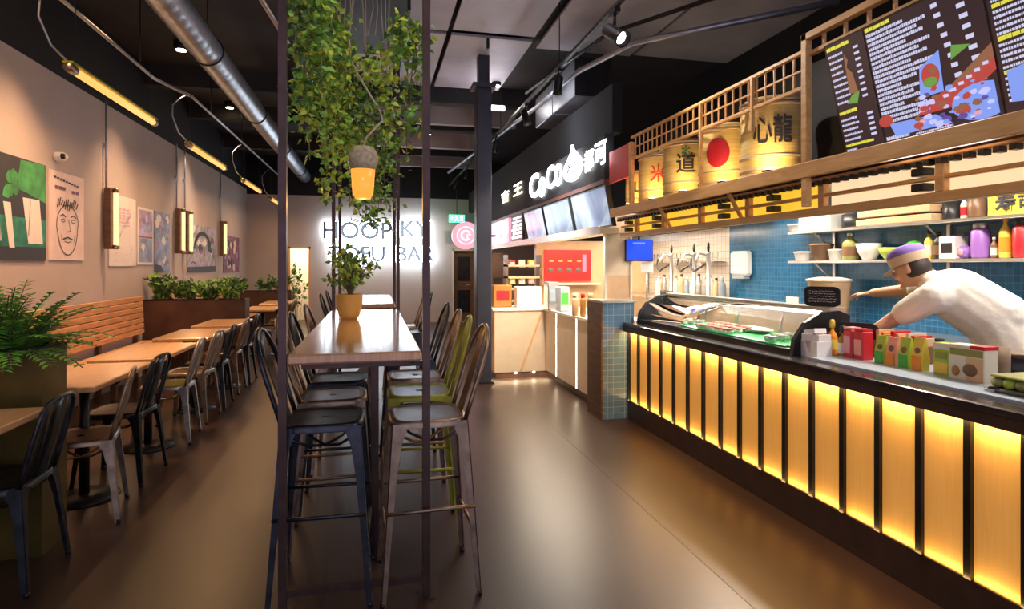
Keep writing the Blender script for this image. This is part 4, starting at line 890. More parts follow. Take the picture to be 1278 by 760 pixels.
onshelf('bottle', 1199, 1208, 244, zu, 'c_cream', 'cream bottle with red label on the upper shelf', 'bottle', 'c_red', 'c_red')
onshelf('jar', 1210, 1230, 243, zu, 'c_brown', 'brown glass jar next to the yellow sign on the upper shelf', 'jar', 'c_black')
onshelf('tub', 995, 1010, 314, zl, 'white_plastic', 'small white tub at the left end of the lower shelf', 'tub')
onshelf('tub', 1015, 1036, 304, zl, 'c_brown', 'round brown tub on the lower shelf', 'tub', 'c_brown')
onshelf('tub', 1037, 1052, 311, zl, 'white_plastic', 'low white tub right of the round brown tub', 'tub')
onshelf('bottle', 1053, 1070, 291, zl, 'c_olive', 'olive brown bottle on the lower shelf', 'bottle', 'stainless', 'c_brown')
onshelf('bowl', 1072, 1098, 304, zl, 'white_plastic', 'white bowl on the lower shelf right of the olive bottle', 'bowl')
onshelf('bowl', 1100, 1128, 309, zl, 'c_lime', 'pale lime bowl on the lower shelf behind the chef', 'bowl')
onshelf('bag', 1130, 1152, 300, zl, 'c_green', 'green leafy bag on the lower shelf above the purple cap', 'bag', 'c_lime')
onshelf('bottle', 1154, 1164, 288, zl, 'c_yellow', 'yellow bottle with black cap on the lower shelf', 'bottle', 'c_black')
onshelf('bottle', 1165, 1178, 289, zl, 'c_black', 'black bottle next to the yellow one on the lower shelf', 'bottle', 'c_black', 'c_brown')
onshelf('box', 1180, 1200, 295, zl, 'white_print', 'pinkish white box with dark spots on the lower shelf', 'box', 'c_black')
onshelf('bag', 1196, 1212, 306, zl, 'c_purple', 'purple bag lying in front on the lower shelf', 'bag', 'c_pinky')
onshelf('jar', 1214, 1234, 279, zl, 'c_purple', 'tall glass jar with purple contents on the lower shelf', 'jar', 'stainless')
onshelf('bottle', 1236, 1245, 296, zl, 'c_brown', 'small brown bottle right of the purple jar', 'bottle', 'c_white')
onshelf('bottle', 1247, 1263, 270, zl, 'c_yellow', 'tall orange yellow juice bottle on the lower shelf', 'bottle', 'c_orange', 'c_orange')
onshelf('jar', 1266, 1288, 274, zl, 'c_red', 'red jar with black lid at the right end of the lower shelf', 'jar', 'c_black')
# yellow card with dark characters
ya, yb = at(1234, 240, 'X', 4.4).y, at(1310, 240, 'X', 4.4).y
yc = (ya+yb)/2; r = empty('yellow_sign_card', (4.4, yc, zu+.002), 'yellow card with dark characters on the right of the upper shelf', 'sign')
B(-.008, .008, -(ya-yb)/2, (ya-yb)/2, 0, .17, 'c_yellow').build('card', r)
MB().mesh(text_mesh('寿司', .15, .006, .003), 'ink', frame_m((-.011, .0, .085), (0, -1, 0), (0, 0, 1))).build('lettering', r)
# soap dispenser and paper holder
r = empty('soap_dispenser', (4.6, 6.73, 1.38), 'white wall dispenser on the blue tiles', 'dispenser')
B(-.12, 0, -.17, .17, .0, .31, 'white_plastic', bev=.03).build('housing', r); MB().box(-.11, -.02, -.12, .12, -.04, .0, 'c_bluegrey').build('nozzle', r); B(-.123, -.119, -.14, .14, .12, .125, 'c_bluegrey').build('seam', r)
put('paper_card', (4.2, 5.35, .942), 'small white card standing on the bench against the blue tiles', 'card', [('card', B(0, .01, -.09, .09, 0, .24, 'white_plastic')), ('foot', B(0, .06, -.03, .03, 0, .01, 'white_plastic'))])
put('storage_tub', (4.3, 4.95, .942), 'large tan tub on the back bench left of the chef', 'tub', [('tub', MB().lathe([(.15, 0), (.19, .4), (.2, .41)], 'c_tan', n=24)), ('lid', MB().lathe([(.205, .41), (.205, .43), (.1, .45)], 'c_cream', n=24))])
put('food_tray', (4.25, 5.9, .942), 'orange red food tray on the back bench', 'tray', [('tray', MB().box(-.15, .15, -.25, .2, 0, .08, 'c_salmon', bev=.01)), ('rim', MB().box(-.16, .16, -.26, .21, .08, .09, 'stainless'))])
# bar things: bottles, hoses, taps
k = 0
for i in range(12):
    px = 822+i*7.2; p = at(px, 340, 'X', 4.45)
    mt, cp = [('c_cream', 'c_white'), ('stainless', 'c_black'), ('clear_glass', 'stainless'), ('c_white', 'c_orange'), ('c_tan', 'c_black'), ('c_bluegrey', 'c_white')][i % 6]
    h = .30+.05*((i*7) % 5)/4; r_ = .05
    nm = ['cream', 'steel', 'clear', 'white', 'tan', 'blue grey'][i % 6]
    put('bottle', (4.45, p.y, 1.042), '%s bottle on the bar bench, %s' % (nm, ['leftmost of the row', 'second from the left end', 'third from the left end', 'fourth from the left end', 'fifth from the left end', 'sixth from the left end', 'seventh from the left end', 'fifth from the blue tiles', 'fourth from the blue tiles', 'third from the blue tiles', 'second from the blue tiles', 'nearest to the blue tiles'][i]), 'bottle', [('bottle_body', bottle(MB(), r_, h, mt)), ('cap', MB().lathe([(r_*.38, h*.88), (r_*.38, h)], cp, n=12))], group='bottles on the bar bench')
for i, px in enumerate((838, 866, 884)):
    p = at(px, 340, 'X', 4.2); r = empty('beer_tap_tower', (4.2, p.y, 1.042), 'steel tap tower with black hose on the bar bench, %s' % ['left', 'middle', 'right'][i], 'tap')
    MB().lathe([(.06, 0), (.06, .015), (.028, .03), (.028, .62), (.035, .64)], 'stainless', n=18).build('column', r)
    MB().tube([(0, 0, .6), (-.12, .02, .62), (-.16, .02, .55), (-.16, .02, .5)], .014, 'stainless').build('spout', r)
    MB().tube([(0, .02, .5), (-.08, .12, .42), (-.05, .26, .38), (-.06, .36, .46), (0, .42, .56)], .014, 'c_black').build('hose', r)
    MB().lathe([(.012, .64), (.02, .7), (.012, .76)], 'c_black', n=10).build('handle', r)
put('espresso_cups', (4.15, 7.9, 1.042), 'black mugs standing on the bar bench', 'mugs', [('mug', MB().lathe([(.05, 0), (.055, .1), (.05, .1), (.045, .02)], 'c_black', n=16)), ('mug', MB().lathe([(.05, 0), (.055, .1), (.05, .1), (.045, .02)], 'c_black', (0, .15, 0), 16))])
put('white_tray', (4.15, 7.4, 1.042), 'white rectangular tray at the near end of the bar bench', 'tray', [('tray', MB().box(-.12, .12, -.25, .25, 0, .06, 'c_white', bev=.01)), ('rim', MB().box(-.13, .13, -.26, .26, .06, .07, 'c_white'))])
for i in range(3):
    w_ = .6
    r = empty('hanging_rail_shelf', (4.52, 7.5+i*.75, 1.55), 'steel wall shelf with glasses above the bar bench, %s' % ['nearest to the blue tiles', 'middle one', 'farthest one'][i], 'shelf')
    B(-.1, .09, -.33, .33, 0, .015, 'stainless').build('board', r); MB().tube([(-.09, -.33, .05), (-.09, .33, .05)], .006, 'stainless', 6).build('rail', r)
    for j in range(5):
        put('drinking_glass', (4.5, 7.5+i*.75-.25+.125*j, 1.567), 'clear drinking glass on the steel shelves above the bar bench', 'glass', [('glass', MB().lathe([(.03, 0), (.036, .12), (.034, .12), (.028, .006)], 'clear_glass', n=12))], group='glasses on the bar shelves')
# ------------------------------------------------------------------ TILED PILLAR between counter and kiosk
o = tag(B(2.17, 2.50, 5.47, 5.84, 0, 1.14, 'pillar_tiles', bev=.003).build('tiled_pillar'), 'low blue grey tiled pier between the counter and the kiosk', 'pier')
B(2.16, 2.51, 5.46, 5.845, 1.14, 1.16, 'stainless').build('cap', o); B(2.152, 2.17, 5.46, 5.85, 0, 1.14, 'wood_dark').build('side_board', o)
# cream upright screen and menu monitor on it
o = empty('cream_upright_panel', (2.62, 5.95, .95), 'cream upright board above the tiled pier with brown lower part', 'panel')
B(-.22, .04, -.02, .02, .21, .45, 'c_tan').build('lower_board', o); B(-.22, .04, -.02, .02, .45, .9, 'cream_panel').build('upper_board', o); MB().box(.04, .065, -.03, .03, -.0, .92, 'c_cream').box(-.245, -.22, -.03, .03, .0, .92, 'c_cream').build('upright', o)
p0, p1 = at(781, 326, 'Y', 5.9), at(815, 299, 'Y', 5.9)
o = empty('order_monitor', ((p0.x+p1.x)/2, 5.9, p0.z), 'small bright blue order monitor right of the cream board', 'monitor'); w_ = (p1.x-p0.x)/2; h = p1.z-p0.z
B(-w_, w_, 0, .03, 0, h, 'c_black').build('housing', o); B(-w_+.008, w_-.008, -.003, 0, .008, h-.008, 'screen_blue').build('display', o); MB().box(-w_*.5, w_*.4, -.005, -.003, h*.8, h*.86, 'pix_blue').build('text_line', o); MB().tube([(0, .015, h), (0, .015, .35)], .012, 'black_metal').build('bracket', o)
put('notice_card', (2.86, 5.93, 1.43), 'small white notice card below the blue monitor', 'card', [('card', B(-.07, .07, -.005, .005, 0, .11, 'white_plastic')), ('stand', MB().tube([(0, .01, -.48), (0, .01, .02)], .008, 'stainless', 6))])
# ------------------------------------------------------------------ KIOSK
kc = empty('kiosk_counter', (2.25, 6.8, 0), 'cream wooden kiosk counter with vertical light strips and a white top', 'counter')
yA, yB = -.93, .95
B(0.02, .6, yA, yB, .1, .9, 'cream_panel').build('body', kc); B(.06, .6, yA, yB, 0, .1, 'plinth_brown').build('plinth', kc)
B(-.02, .62, yA, yB, .9, .93, 'white_top', bev=.004).build('worktop', kc)
ys = [at(px, 440, 'X', 2.25).y-6.8 for px in (694, 719)]
edges = [yA]+sorted(ys)+[yB]
for i in range(3):
    B(0, .02, edges[i]+(.018 if i else 0), edges[i+1]-(.018 if i < 2 else 0), .1, .9, 'cream_panel', bev=.003).build('front_panel', kc)
for y in ys: B(.006, .02, y-.016, y+.016, .1, .9, 'led_cream').build('light_strip', kc)
kj = empty('kiosk_counter_return', (2.2, 8.1, 0), 'cream kiosk counter return facing the camera beside the column', 'counter')
MB().box(-.65, .6, -.33, .35, .08, .9, 'cream_panel', bev=.004).build('body', kj); MB().box(-.62, .6, -.29, .35, 0, .08, 'plinth_brown').build('plinth', kj); MB().box(-.67, .6, -.345, .37, .9, .93, 'white_top', bev=.004).build('worktop', kj)
MB().add([(-.3, -.333, .09), (-.27, -.333, .09), (.03, -.333, .89), (.0, -.333, .89)], [(0, 1, 2, 3)], 'wood_table').box(-.652, -.64, -.333, -.325, .08, .9, 'wood_table').build('trim_strip', kj)
for x in (-.35, -.1): MB().ball((x, -.31, .07), .018, 'led_cream', 8).build('foot_light', kj)
light('kiosk_foot', 'AREA', (2.0, 7.74, .07), 2.5, (1, .7, .4), rot=(0, 0, 0), size=1.0, size_y=.03)
# kiosk back partition and red board
struct(MB().box(2.6, 4.6, 9.5, 9.6, 0, 1.92, 'c_tan').build('wall_kiosk_back'))
p0, p1 = at(680, 351, 'Y', 9.45), at(738, 312, 'Y', 9.45)
r = empty('red_menu_board', ((p0.x+p1.x)/2, 9.46, p0.z), 'bright red menu board inside the kiosk', 'sign'); w_ = (p1.x-p0.x)/2; h = p1.z-p0.z
B(-w_, w_, 0, .03, 0, h, 'screen_red').build('panel', r); q = MB()
for i in range(4): q.box(-w_*.8+i*.16, -w_*.8+i*.16+.07, -.006, 0, h*.62, h*.66, 'txt_yellow'); q.ball((-w_*.75+i*.16, 0, h*.35), (.05, .01, .04), 'pix_brown', 8)
q.box(w_*.62, w_*.78, -.006, 0, h*.3, h*.85, 'pix_pink'); q.build('print', r)
B(-w_-.02, w_+.12, -.12, 0, -.06, -.03, 'white_plastic').build('ledge', r)
def kiosk_item(name, px0, px1, yt, Y, z0, mt, label, cat, form='box', mt2='c_white'):
    a, b_ = at(px0, yt, 'Y', Y), at(px1, yt, 'Y', Y); w_ = (b_.x-a.x)/2; h = a.z-z0; r = empty(name, ((a.x+b_.x)/2, Y, z0), label, cat)
    if form == 'box': B(-w_, w_, 0, .2, 0, h, mt, bev=.01).build('housing', r); B(-w_*.7, w_*.7, -.004, 0, h*.3, h*.75, mt2).build('front_plate', r)
    elif form == 'jar': MB().lathe([(w_*.85, 0), (w_, .02), (w_, h*.7), (w_*.7, h*.8)], mt, n=18).build('jar', r); MB().lathe([(w_*.75, h*.8), (w_*.75, h)], mt2, n=16).build('lid', r)
    elif form == 'shelf':
        for i in range(4): B(-w_, w_, 0, .22, h*i/4, h*i/4+.03, mt).build('board', r)
        B(-w_, -w_+.03, 0, .22, 0, h, mt2).build('side', r); B(w_-.03, w_, 0, .22, 0, h, mt2).build('side', r)
kiosk_item('cash_register', 645, 676, 358, 7.95, .932, 'white_top', 'cream cash desk box on the kiosk return', 'register', mt2='c_cream')
kiosk_item('red_crate', 616, 639, 356, 8.05, .932, 'c_amber', 'red brown crate on the kiosk return beside the column', 'crate', mt2='c_red')
kiosk_item('cup_dispenser', 684, 697, 352, 7.45, .932, 'stainless', 'grey cup dispenser on the kiosk counter', 'dispenser', mt2='c_bluegrey')
kiosk_item('drink_machine', 699, 711, 358, 7.1, .932, 'c_bluegrey', 'dark green drink machine on the kiosk counter', 'machine', mt2='c_green')
for i, (a_, b_) in enumerate(((714, 722), (724, 731), (733, 741))): kiosk_item('glass_jar', a_, b_, 366, 6.5-.1*i, .932, ['c_tan', 'c_amber', 'c_olive'][i], '%s jar on the kiosk counter' % ['tan', 'amber brown', 'olive'][i], 'jar', 'jar', ['c_cream', 'c_red', 'c_tan'][i])
kiosk_item('display_shelf', 632, 676, 318, 9.2, .93, 'c_tan', 'brown open shelf with goods at the back of the kiosk', 'shelf', 'shelf', 'c_brown')
kiosk_item('dark_cabinet', 613, 629, 316, 10.3, .0, 'c_brown', 'dark cabinet at the far end of the kiosk', 'cabinet', 'box', 'c_black')
for i, (px, z, mt) in enumerate(((640, 1.21, 'c_yellow'), (652, 1.21, 'c_cream'), (664, 1.21, 'c_pinky'), (640, 1.47, 'c_red'), (652, 1.47, 'c_cream'), (664, 1.47, 'c_yellow'))):
    p = at(px, 330, 'Y', 9.25); h = .13; put('goods_box', (p.x, 9.3, z-.0), '%s goods box on the %s board of the kiosk display shelf' % ({'c_yellow': 'yellow', 'c_cream': 'cream', 'c_pinky': 'pink', 'c_red': 'red'}[mt], ['middle', 'upper'][i//3]), 'box', [('carton', B(-.05, .05, -.03, .08, 0, h, mt, bev=.005)), ('front_print', B(-.035, .035, -.033, -.03, .03, .09, 'c_white'))])
# fascia sign
SX = 2.34
fs = empty('kiosk_fascia_sign', (2.4, 8.8, 2.42), 'long dark kiosk fascia with glowing white lettering', 'sign')
B(-.04, .065, -2.9, 3.4, .0, .47, 'black_paint', bev=.004).build('fascia', fs)
B(-.045, .065, -2.9, 3.4, -.05, -.002, 'red_brown').build('lower_edge', fs)
def rectY(px0, px1, yb_, yt_):
    a, b_ = at(px0, yb_, 'X', SX), at(px1, yb_, 'X', SX); mid = (px0+px1)/2
    return a.y, b_.y, at(mid, yb_, 'X', SX).z, at(mid, yt_, 'X', SX).z
def fit(me, y0, y1, z0, z1, mt, x=SX, th=.008):
    xs = [v.co.x for v in me.vertices]; zs = [v.co.y for v in me.vertices]
    mx, Mx, mz, Mz = min(xs), max(xs), min(zs), max(zs); q = MB()
    zz = [v.co.z for v in me.vertices]; zm, zM = min(zz), max(zz)
    P = [(x-(v.co.z-zm)/(zM-zm)*th-2.4, y0+(v.co.x-mx)/(Mx-mx)*(y1-y0)-8.8, z0+(v.co.y-mz)/(Mz-mz)*(z1-z0)-2.42) for v in me.vertices]
    return q.add(P, [tuple(p.vertices) for p in me.polygons], mt)
for ch, r4, mt in (('C', (661, 672.5, 247, 215), 'sign_white'), ('o', (672.5, 681, 246, 221), 'sign_white'), ('C', (682, 692, 236, 207), 'sign_white'), ('o', (692.5, 702, 232, 204), 'sign_white'), ('都', (729.5, 741, 214, 187), 'sign_white'), ('可', (743, 757, 206, 177), 'sign_white'), ('吉', (626, 635, 253, 228), 'sign_warm'), ('王', (641, 652, 243, 217), 'sign_warm')):
    y0, y1, z0, z1 = rectY(*r4); z1 = min(z1, 2.88)
    fit(text_mesh(ch, 1, .05, .022 if ch in 'Co' else .01), y0, y1, z0, z1, mt).build('letter', fs)
y0, y1, z0, z1 = rectY(706.5, 726, 226, 186); cy, cz_, ry, rz_ = (y0+y1)/2, (z0+z1)/2, abs(y0-y1)/2, (z1-z0)/2
X = frame_m((SX-2.4, cy-8.8, cz_-2.42), (0, -1, 0), (0, 0, 1))
cup = [(ry*math.cos(t), rz_*(.62*math.sin(t)-.38)) for t in [PI+PI*i/14 for i in range(15)]]+[(ry*.98, rz_*.2), (ry*.5, rz_*.62), (ry*.12, rz_*.95), (ry*.02, rz_*1.25), (-ry*.12, rz_*.8), (-ry*.5, rz_*.45), (-ry*.92, rz_*.1)]
MB().poly(cup, .03, 'sign_white', X).build('cup_emblem', fs)
MB().mesh(text_mesh('都', 1, .02), 'ink', X @ Matrix.Translation((0, -.32*rz_, .034)) @ Matrix.Diagonal((ry*1.25, rz_*.85, .3, 1))).build('emblem_character', fs)
light('sign_glow', 'AREA', (2.1, 7.3, 2.65), 10, (.8, .88, 1), target=(2.45, 7.3, 2.66), size=.35, size_y=2.6)
# lightbox menus
def lightbox(px0, px1, label):
    ya, yb = at(px0, 280, 'X', 2.38).y, at(px1, 280, 'X', 2.38).y
    r = empty('lightbox_menu', (2.40, (ya+yb)/2, 1.92), label, 'menu screen', group=None); h = (ya-yb)/2-.012
    def P(x, y, z): return (x, y, z)
    a_, b_ = V((.03, 0, 0)), V((-.055, 0, .43))
    q = MB(); q.add([a_+V((0, -h, 0)), a_+V((0, h, 0)), b_+V((0, h, 0)), b_+V((0, -h, 0)), V((.075, -h, 0)), V((.075, h, 0)), V((-.0, h, .43)), V((-.0, -h, .43))], [(0, 3, 2, 1), (4, 5, 6, 7), (0, 1, 5, 4), (3, 7, 6, 2), (0, 4, 7, 3), (1, 2, 6, 5)], 'c_black'); q.build('housing', r)
    n_ = V((-.43, 0, -.085)).normalized()*.004; e = .015
    ax = (b_-a_); u0, u1 = .04, .96
    q = MB(); A = a_+ax*u0+n_; Bb = a_+ax*u1+n_
    q.add([A+V((0, -h+e, 0)), A+V((0, h-e, 0)), Bb+V((0, h-e, 0)), Bb+V((0, -h+e, 0))], [(0, 3, 2, 1)], 'menu_picture'); q.build('display', r)
lightbox(656, 679, 'left glowing blue menu screen below the kiosk lettering'); lightbox(680.5, 713, 'middle glowing blue menu screen below the kiosk lettering'); lightbox(715, 759.5, 'right glowing blue menu screen below the kiosk lettering')
# small side sign boards left of the screens
y0, y1 = at(638, 280, 'X', 2.38).y, at(652, 280, 'X', 2.38).y
r = empty('price_board', (2.4, (y0+y1)/2, 1.93), 'small dark board with white lettering between the pink sign and the screens', 'sign'); h = (y0-y1)/2
B(-.02, .02, -h, h, 0, .44, 'c_black').build('board', r); q = MB()
for j in range(6): q.box(-.024, -.02, -h*.8, h*(.8-.2*(j % 2)), .05+.065*j, .085+.065*j, 'sign_warm' if j < 4 else 'sign_pale')
q.build('lettering', r)
y0, y1 = at(613, 280, 'X', 2.36).y, at(636, 280, 'X', 2.38).y
r = empty('pink_lightbox', (2.38, (y0+y1)/2, 1.93), 'pink glowing lightbox with pale oval shapes behind the column', 'sign'); h = (y0-y1)/2
B(-.02, .04, -h, h, 0, .46, 'sign_pink').build('panel', r)
MB().ball((-.02, -h*.62, .23), (.012, h*.3, .2), 'sign_pale', 14).ball((-.02, h*.3, .15), (.012, h*.4, .12), 'sign_pale', 14).build('print', r)
o = tag(MB().box(2.3, 2.52, 5.87, 11.8, 1.84, 1.905, 'cream_panel', bev=.006).box(2.28, 2.3, 5.87, 11.8, 1.83, 1.915, 'white_top').build('kiosk_canopy_edge'), 'pale lit canopy edge below the kiosk screens', 'canopy')
o = tag(B(2.44, 4.55, 6.12, 9.45, 2.06, 2.1, 'white_top').build('kiosk_ceiling_panel'), 'white ceiling panel inside the kiosk', 'ceiling panel')
for y in (6.9, 8.3): light('kiosk_ceiling_light', 'AREA', (3.3, y, 2.04), 26, (1, .84, .62), rot=(0, 0, 0), size=.9)
light('kiosk_front_light', 'AREA', (2.2, 7.4, 1.82), 40, (1, .82, .6), rot=(0, 0, 0), size=.05, size_y=2.8)
# red box at the end of the fascia
y0, y1 = 5.84, 5.28
o = tag(B(2.38, 2.42, y1, y0-.02, 2.36, 2.68, 'ink_red', bev=.004).build('red_end_board'), 'plain red board at the near end of the kiosk fascia', 'board')
# ------------------------------------------------------------------ WOODEN CANOPY with shelf, lattice
cn = empty('wooden_canopy', (2.35, 3.6, 1.78), 'wooden canopy with shelf and lattice above the counter', 'canopy')
W = 'wood_gold'
def cb(name, x0, x1, y0, y1, z0, z1, mt=W, bev=.004): return B(x0-2.35, x1-2.35, y0-3.6, y1-3.6, z0-1.78, z1-1.78, mt, bev=bev).build(name, cn)
YN, YF = .9, 5.66
cb('shelf_board', 2.35, 2.95, YN, YF, 2.035, 2.065)
cb('shelf_front_beam', 2.32, 2.35, YN, YF, 1.99, 2.075)
cb('rear_board', 2.95, 2.98, YN, YF, 2.0, 2.9, 'black_paint')
cb('under_board', 2.40, 2.9, YN, YF, 1.975, 1.99, 'wood_light')
cb('lower_beam', 2.43, 2.48, YN, YF, 1.785, 1.83)
cb('middle_rail', 2.44, 2.47, YN, YF, 1.885, 1.905)
y = YN+.03
while y < YF:
    cb('rafter_end', 2.40, 2.44, y, y+.026, 1.95, 1.974, 'black_metal', 0); y += .062
for i, y in enumerate((1.0, 1.6, 2.15, 2.87, 3.55, 4.15, 4.75, 5.3)):
    cb('upright', 2.435, 2.475, y-.022, y+.022, 1.83, 1.975)
for y in (1.35, 2.25, 3.3, 3.85, 4.9, 5.5): 
    cb('dark_block', 2.425, 2.49, y-.035, y+.035, 1.912, 1.948, 'black_metal'); cb('dark_block', 2.425, 2.49, y-.035, y+.035, 1.842, 1.878, 'black_metal')
cb('glow_panel', 2.50, 2.515, 2.9, YF, 1.79, 1.97, 'yellow_glow', 0); cb('glow_panel', 2.50, 2.515, YN, 2.86, 1.79, 1.97, 'cream_glow', 0)
# posts
for y, z1 in ((2.87, 2.79), (5.19, 2.66)):
    cb('post', 2.325, 2.365, y-.022, y+.022, 2.07, z1)
cb('lower_post', 2.325, 2.365, 2.85, 2.89, 1.83, 1.99)
cb('drop_post', 2.33, 2.355, 3.95, 3.975, 2.07, 2.7); cb('drop_post', 2.33, 2.355, at(942, 120, 'X', 2.35).y, at(942, 120, 'X', 2.35).y+.025, 2.35, 2.7)
# lattice
zb, zt_ = 2.50, 2.70
for z in (zb, zt_): cb('lattice_rail', 2.335, 2.36, 2.89, 5.19, z-.012, z+.012)
q = MB(); q.box(2.342-2.35, 2.354-2.35, 2.89-3.6, 5.19-3.6, (zb+zt_)/2-.005-1.78, (zb+zt_)/2+.005-1.78, W)
for i in range(1, 27):
    y = 2.89+2.30*i/27; q.box(2.343-2.35, 2.353-2.35, y-.005-3.6, y+.005-3.6, zb-1.78, zt_-1.78, W)
q.build('lattice', cn)
# big frame over the menu board
cb('frame_top_beam', 2.325, 2.365, YN, 2.89, 2.75, 2.79); cb('frame_inner_beam', 2.345, 2.375, YN, 2.85, 2.665, 2.69)
for i in range(12): y = 2.75-.15*i; cb('frame_peg', 2.35, 2.365, y-.008, y+.008, 2.69, 2.75, W, 0)
cb('side_slat', 2.52, 2.55, 2.70, 2.73, 2.07, 2.6, 'wood_dark')
# diagonal brackets
for y in (3.6, 4.6): MB().tube([(2.33-2.35, y-3.6, 1.995-1.78), (2.45-2.35, y-3.6+.02, 1.82-1.78)], .014, W, 4).build('diagonal_brace', cn)
# ------------------------------------------------------------------ SAKE BARRELS
def barrel(y, s, label, mark, accent, x=2.62):
    R_, H_ = .192*s, .50*s
    r = empty('straw_barrel', (x, y, 2.067), label, 'barrel', group='straw wrapped sake barrels on the canopy shelf')
    MB().lathe([(R_*.88, 0), (R_*.97, H_*.12), (R_, H_*.5), (R_*.97, H_*.88), (R_*.88, H_)], 'straw', n=36).build('barrel_body', r)
    for z in (.06, .12, .28, .9, .95): MB().tube([(R_*.985*math.cos(2*PI*i/28), R_*.985*math.sin(2*PI*i/28), H_*z) for i in range(28)], .009*s, 'rope', 6, closed=True).build('rope_band', r)
    aim = math.atan2(-y, -x)
    def wrap(me, w_, h_, z0, mt, off=.004):
        q = MB(); xs = [v.co.x for v in me.vertices]; zs = [v.co.y for v in me.vertices]; mx, Mx, mz, Mz = min(xs), max(xs), min(zs), max(zs); zz = [v.co.z for v in me.vertices]; zm = min(zz)
        P = []
        for v in me.vertices:
            u = ((v.co.x-mx)/(Mx-mx)-.5)*w_; t = aim+u/R_; rr = R_*1.0+off+(v.co.z-zm)*.2
            P.append((rr*math.cos(t), rr*math.sin(t), z0+(v.co.y-mz)/(Mz-mz)*h_))
        return q.add(P, [tuple(p.vertices) for p in me.polygons], mt)
    if mark == 'disc':
        q = MB(); P = [(0, 0)]; vs = []; n = 24
        for i in range(n):
            for k_, rr in enumerate((1, .66, .33)):
                u, v_ = .085*s*rr*math.cos(2*PI*i/n), .11*s*rr*math.sin(2*PI*i/n); t = aim-.25+u/R_; vs.append(((R_+.006)*math.cos(t), (R_+.006)*math.sin(t), H_*.55+v_))
        F = [(i*3+k_, ((i+1) % n)*3+k_, ((i+1) % n)*3+k_+1, i*3+k_+1) for i in range(n) for k_ in (0, 1)]+[tuple(i*3+2 for i in range(n))]
        q.add(vs, F, 'crimson', True); q.build('red_disc', r)
    else:
        wrap(text_mesh(mark, 1, .02, .01), R_*(1.15 if len(mark) > 1 else .8), H_*.34, H_*.42, 'ink' if accent != 'c_red' else 'ink_red').build('brush_lettering', r)
        if accent and accent != 'c_red': wrap(text_mesh('*', 1, .02), R_*.35, H_*.18, H_*.7, accent, .006).build('painted_emblem', r)
    return r
barrel(3.53, 1.08, 'straw sake barrel with black brush characters, nearest to the menu board', '心龍', None)
barrel(4.10, 1.0, 'straw sake barrel with a large dark red disc', 'disc', None)
barrel(4.68, 1.0, 'straw sake barrel with green black brush lettering, middle of the five', '道', 'ink_green')
barrel(5.19, .97, 'straw sake barrel with red flower like lettering', '米', 'c_red')
barrel(5.66, .80, 'small plain looking straw barrel at the kiosk end of the shelf', '山', None, 2.66)
for y in (3.28, 3.78, 4.33, 4.88, 5.38):
    o = tag(MB().lathe([(.03, 0), (.036, .03), (.028, .035)], 'black_metal', n=14).build('uplight', None, (2.40, y, 2.067)), 'small shelf uplight in front of the straw barrels, %s' % {3.28: 'nearest the menu board', 3.78: 'left of the barrel with the characters', 4.33: 'by the red disc', 4.88: 'second from the kiosk end', 5.38: 'closest to the kiosk'}[y], 'lamp', 'uplights on the canopy shelf')
    MB().lathe([(.001, .036), (.026, .036), (.02, .04), (.001, .042)], 'lamp_warm', n=14, cap=False).build('lens', o)
    light('barrel_light', 'SPOT', (2.385, y, 2.112), 9, (1, .66, .28), size=.02, spot=2.5, blend=.9, target=(2.62, y+.1, 2.22))
# ------------------------------------------------------------------ BIG MENU BOARD
mb_ = empty('digital_menu_board', (2.40, 2.68, 2.085), 'large tilted digital menu board full of text and food pictures', 'menu board')
a_, b_ = V((.035, 0, 0)), V((-.105, 0, .565)); L_ = 1.85; ax = b_-a_; vlen = ax.length; nrm = V((-ax.z, 0, ax.x)).normalized()
X = Matrix.Translation(a_) @ Matrix((V((0, -1, 0)), ax.normalized(), V((0, -1, 0)).cross(ax.normalized()))).transposed().to_4x4()
MB().box(0, L_, 0, vlen, -.04, 0, 'c_black', X).build('housing', mb_)
def uofpx(px): return 2.68-at(px, 110, 'X', 2.38).y
def scr(u0, u1, name='screen'): return MB().box(u0, u1, .012, vlen-.012, 0, .003, 'screen_dark', X).build(name, mb_)
uA, uB = uofpx(1095), uofpx(1243)
ro = random.Random(3)
def words(q, u0, u1, v, h, mt, cw=.007):
    u = u0
    while u < u1-.004:
        w_ = ro.uniform(.6, 1.6)*cw; e_ = min(u+w_, u1); q.box(u, e_, v, v+h*ro.uniform(.75, 1), .003, .0045, mt, X); u = e_+.0035
def column(u0, u1, spec):
    scr(u0+.004, u1-.004); q = MB(); spec(q, u0, u1); q.build('screen_content', mb_)
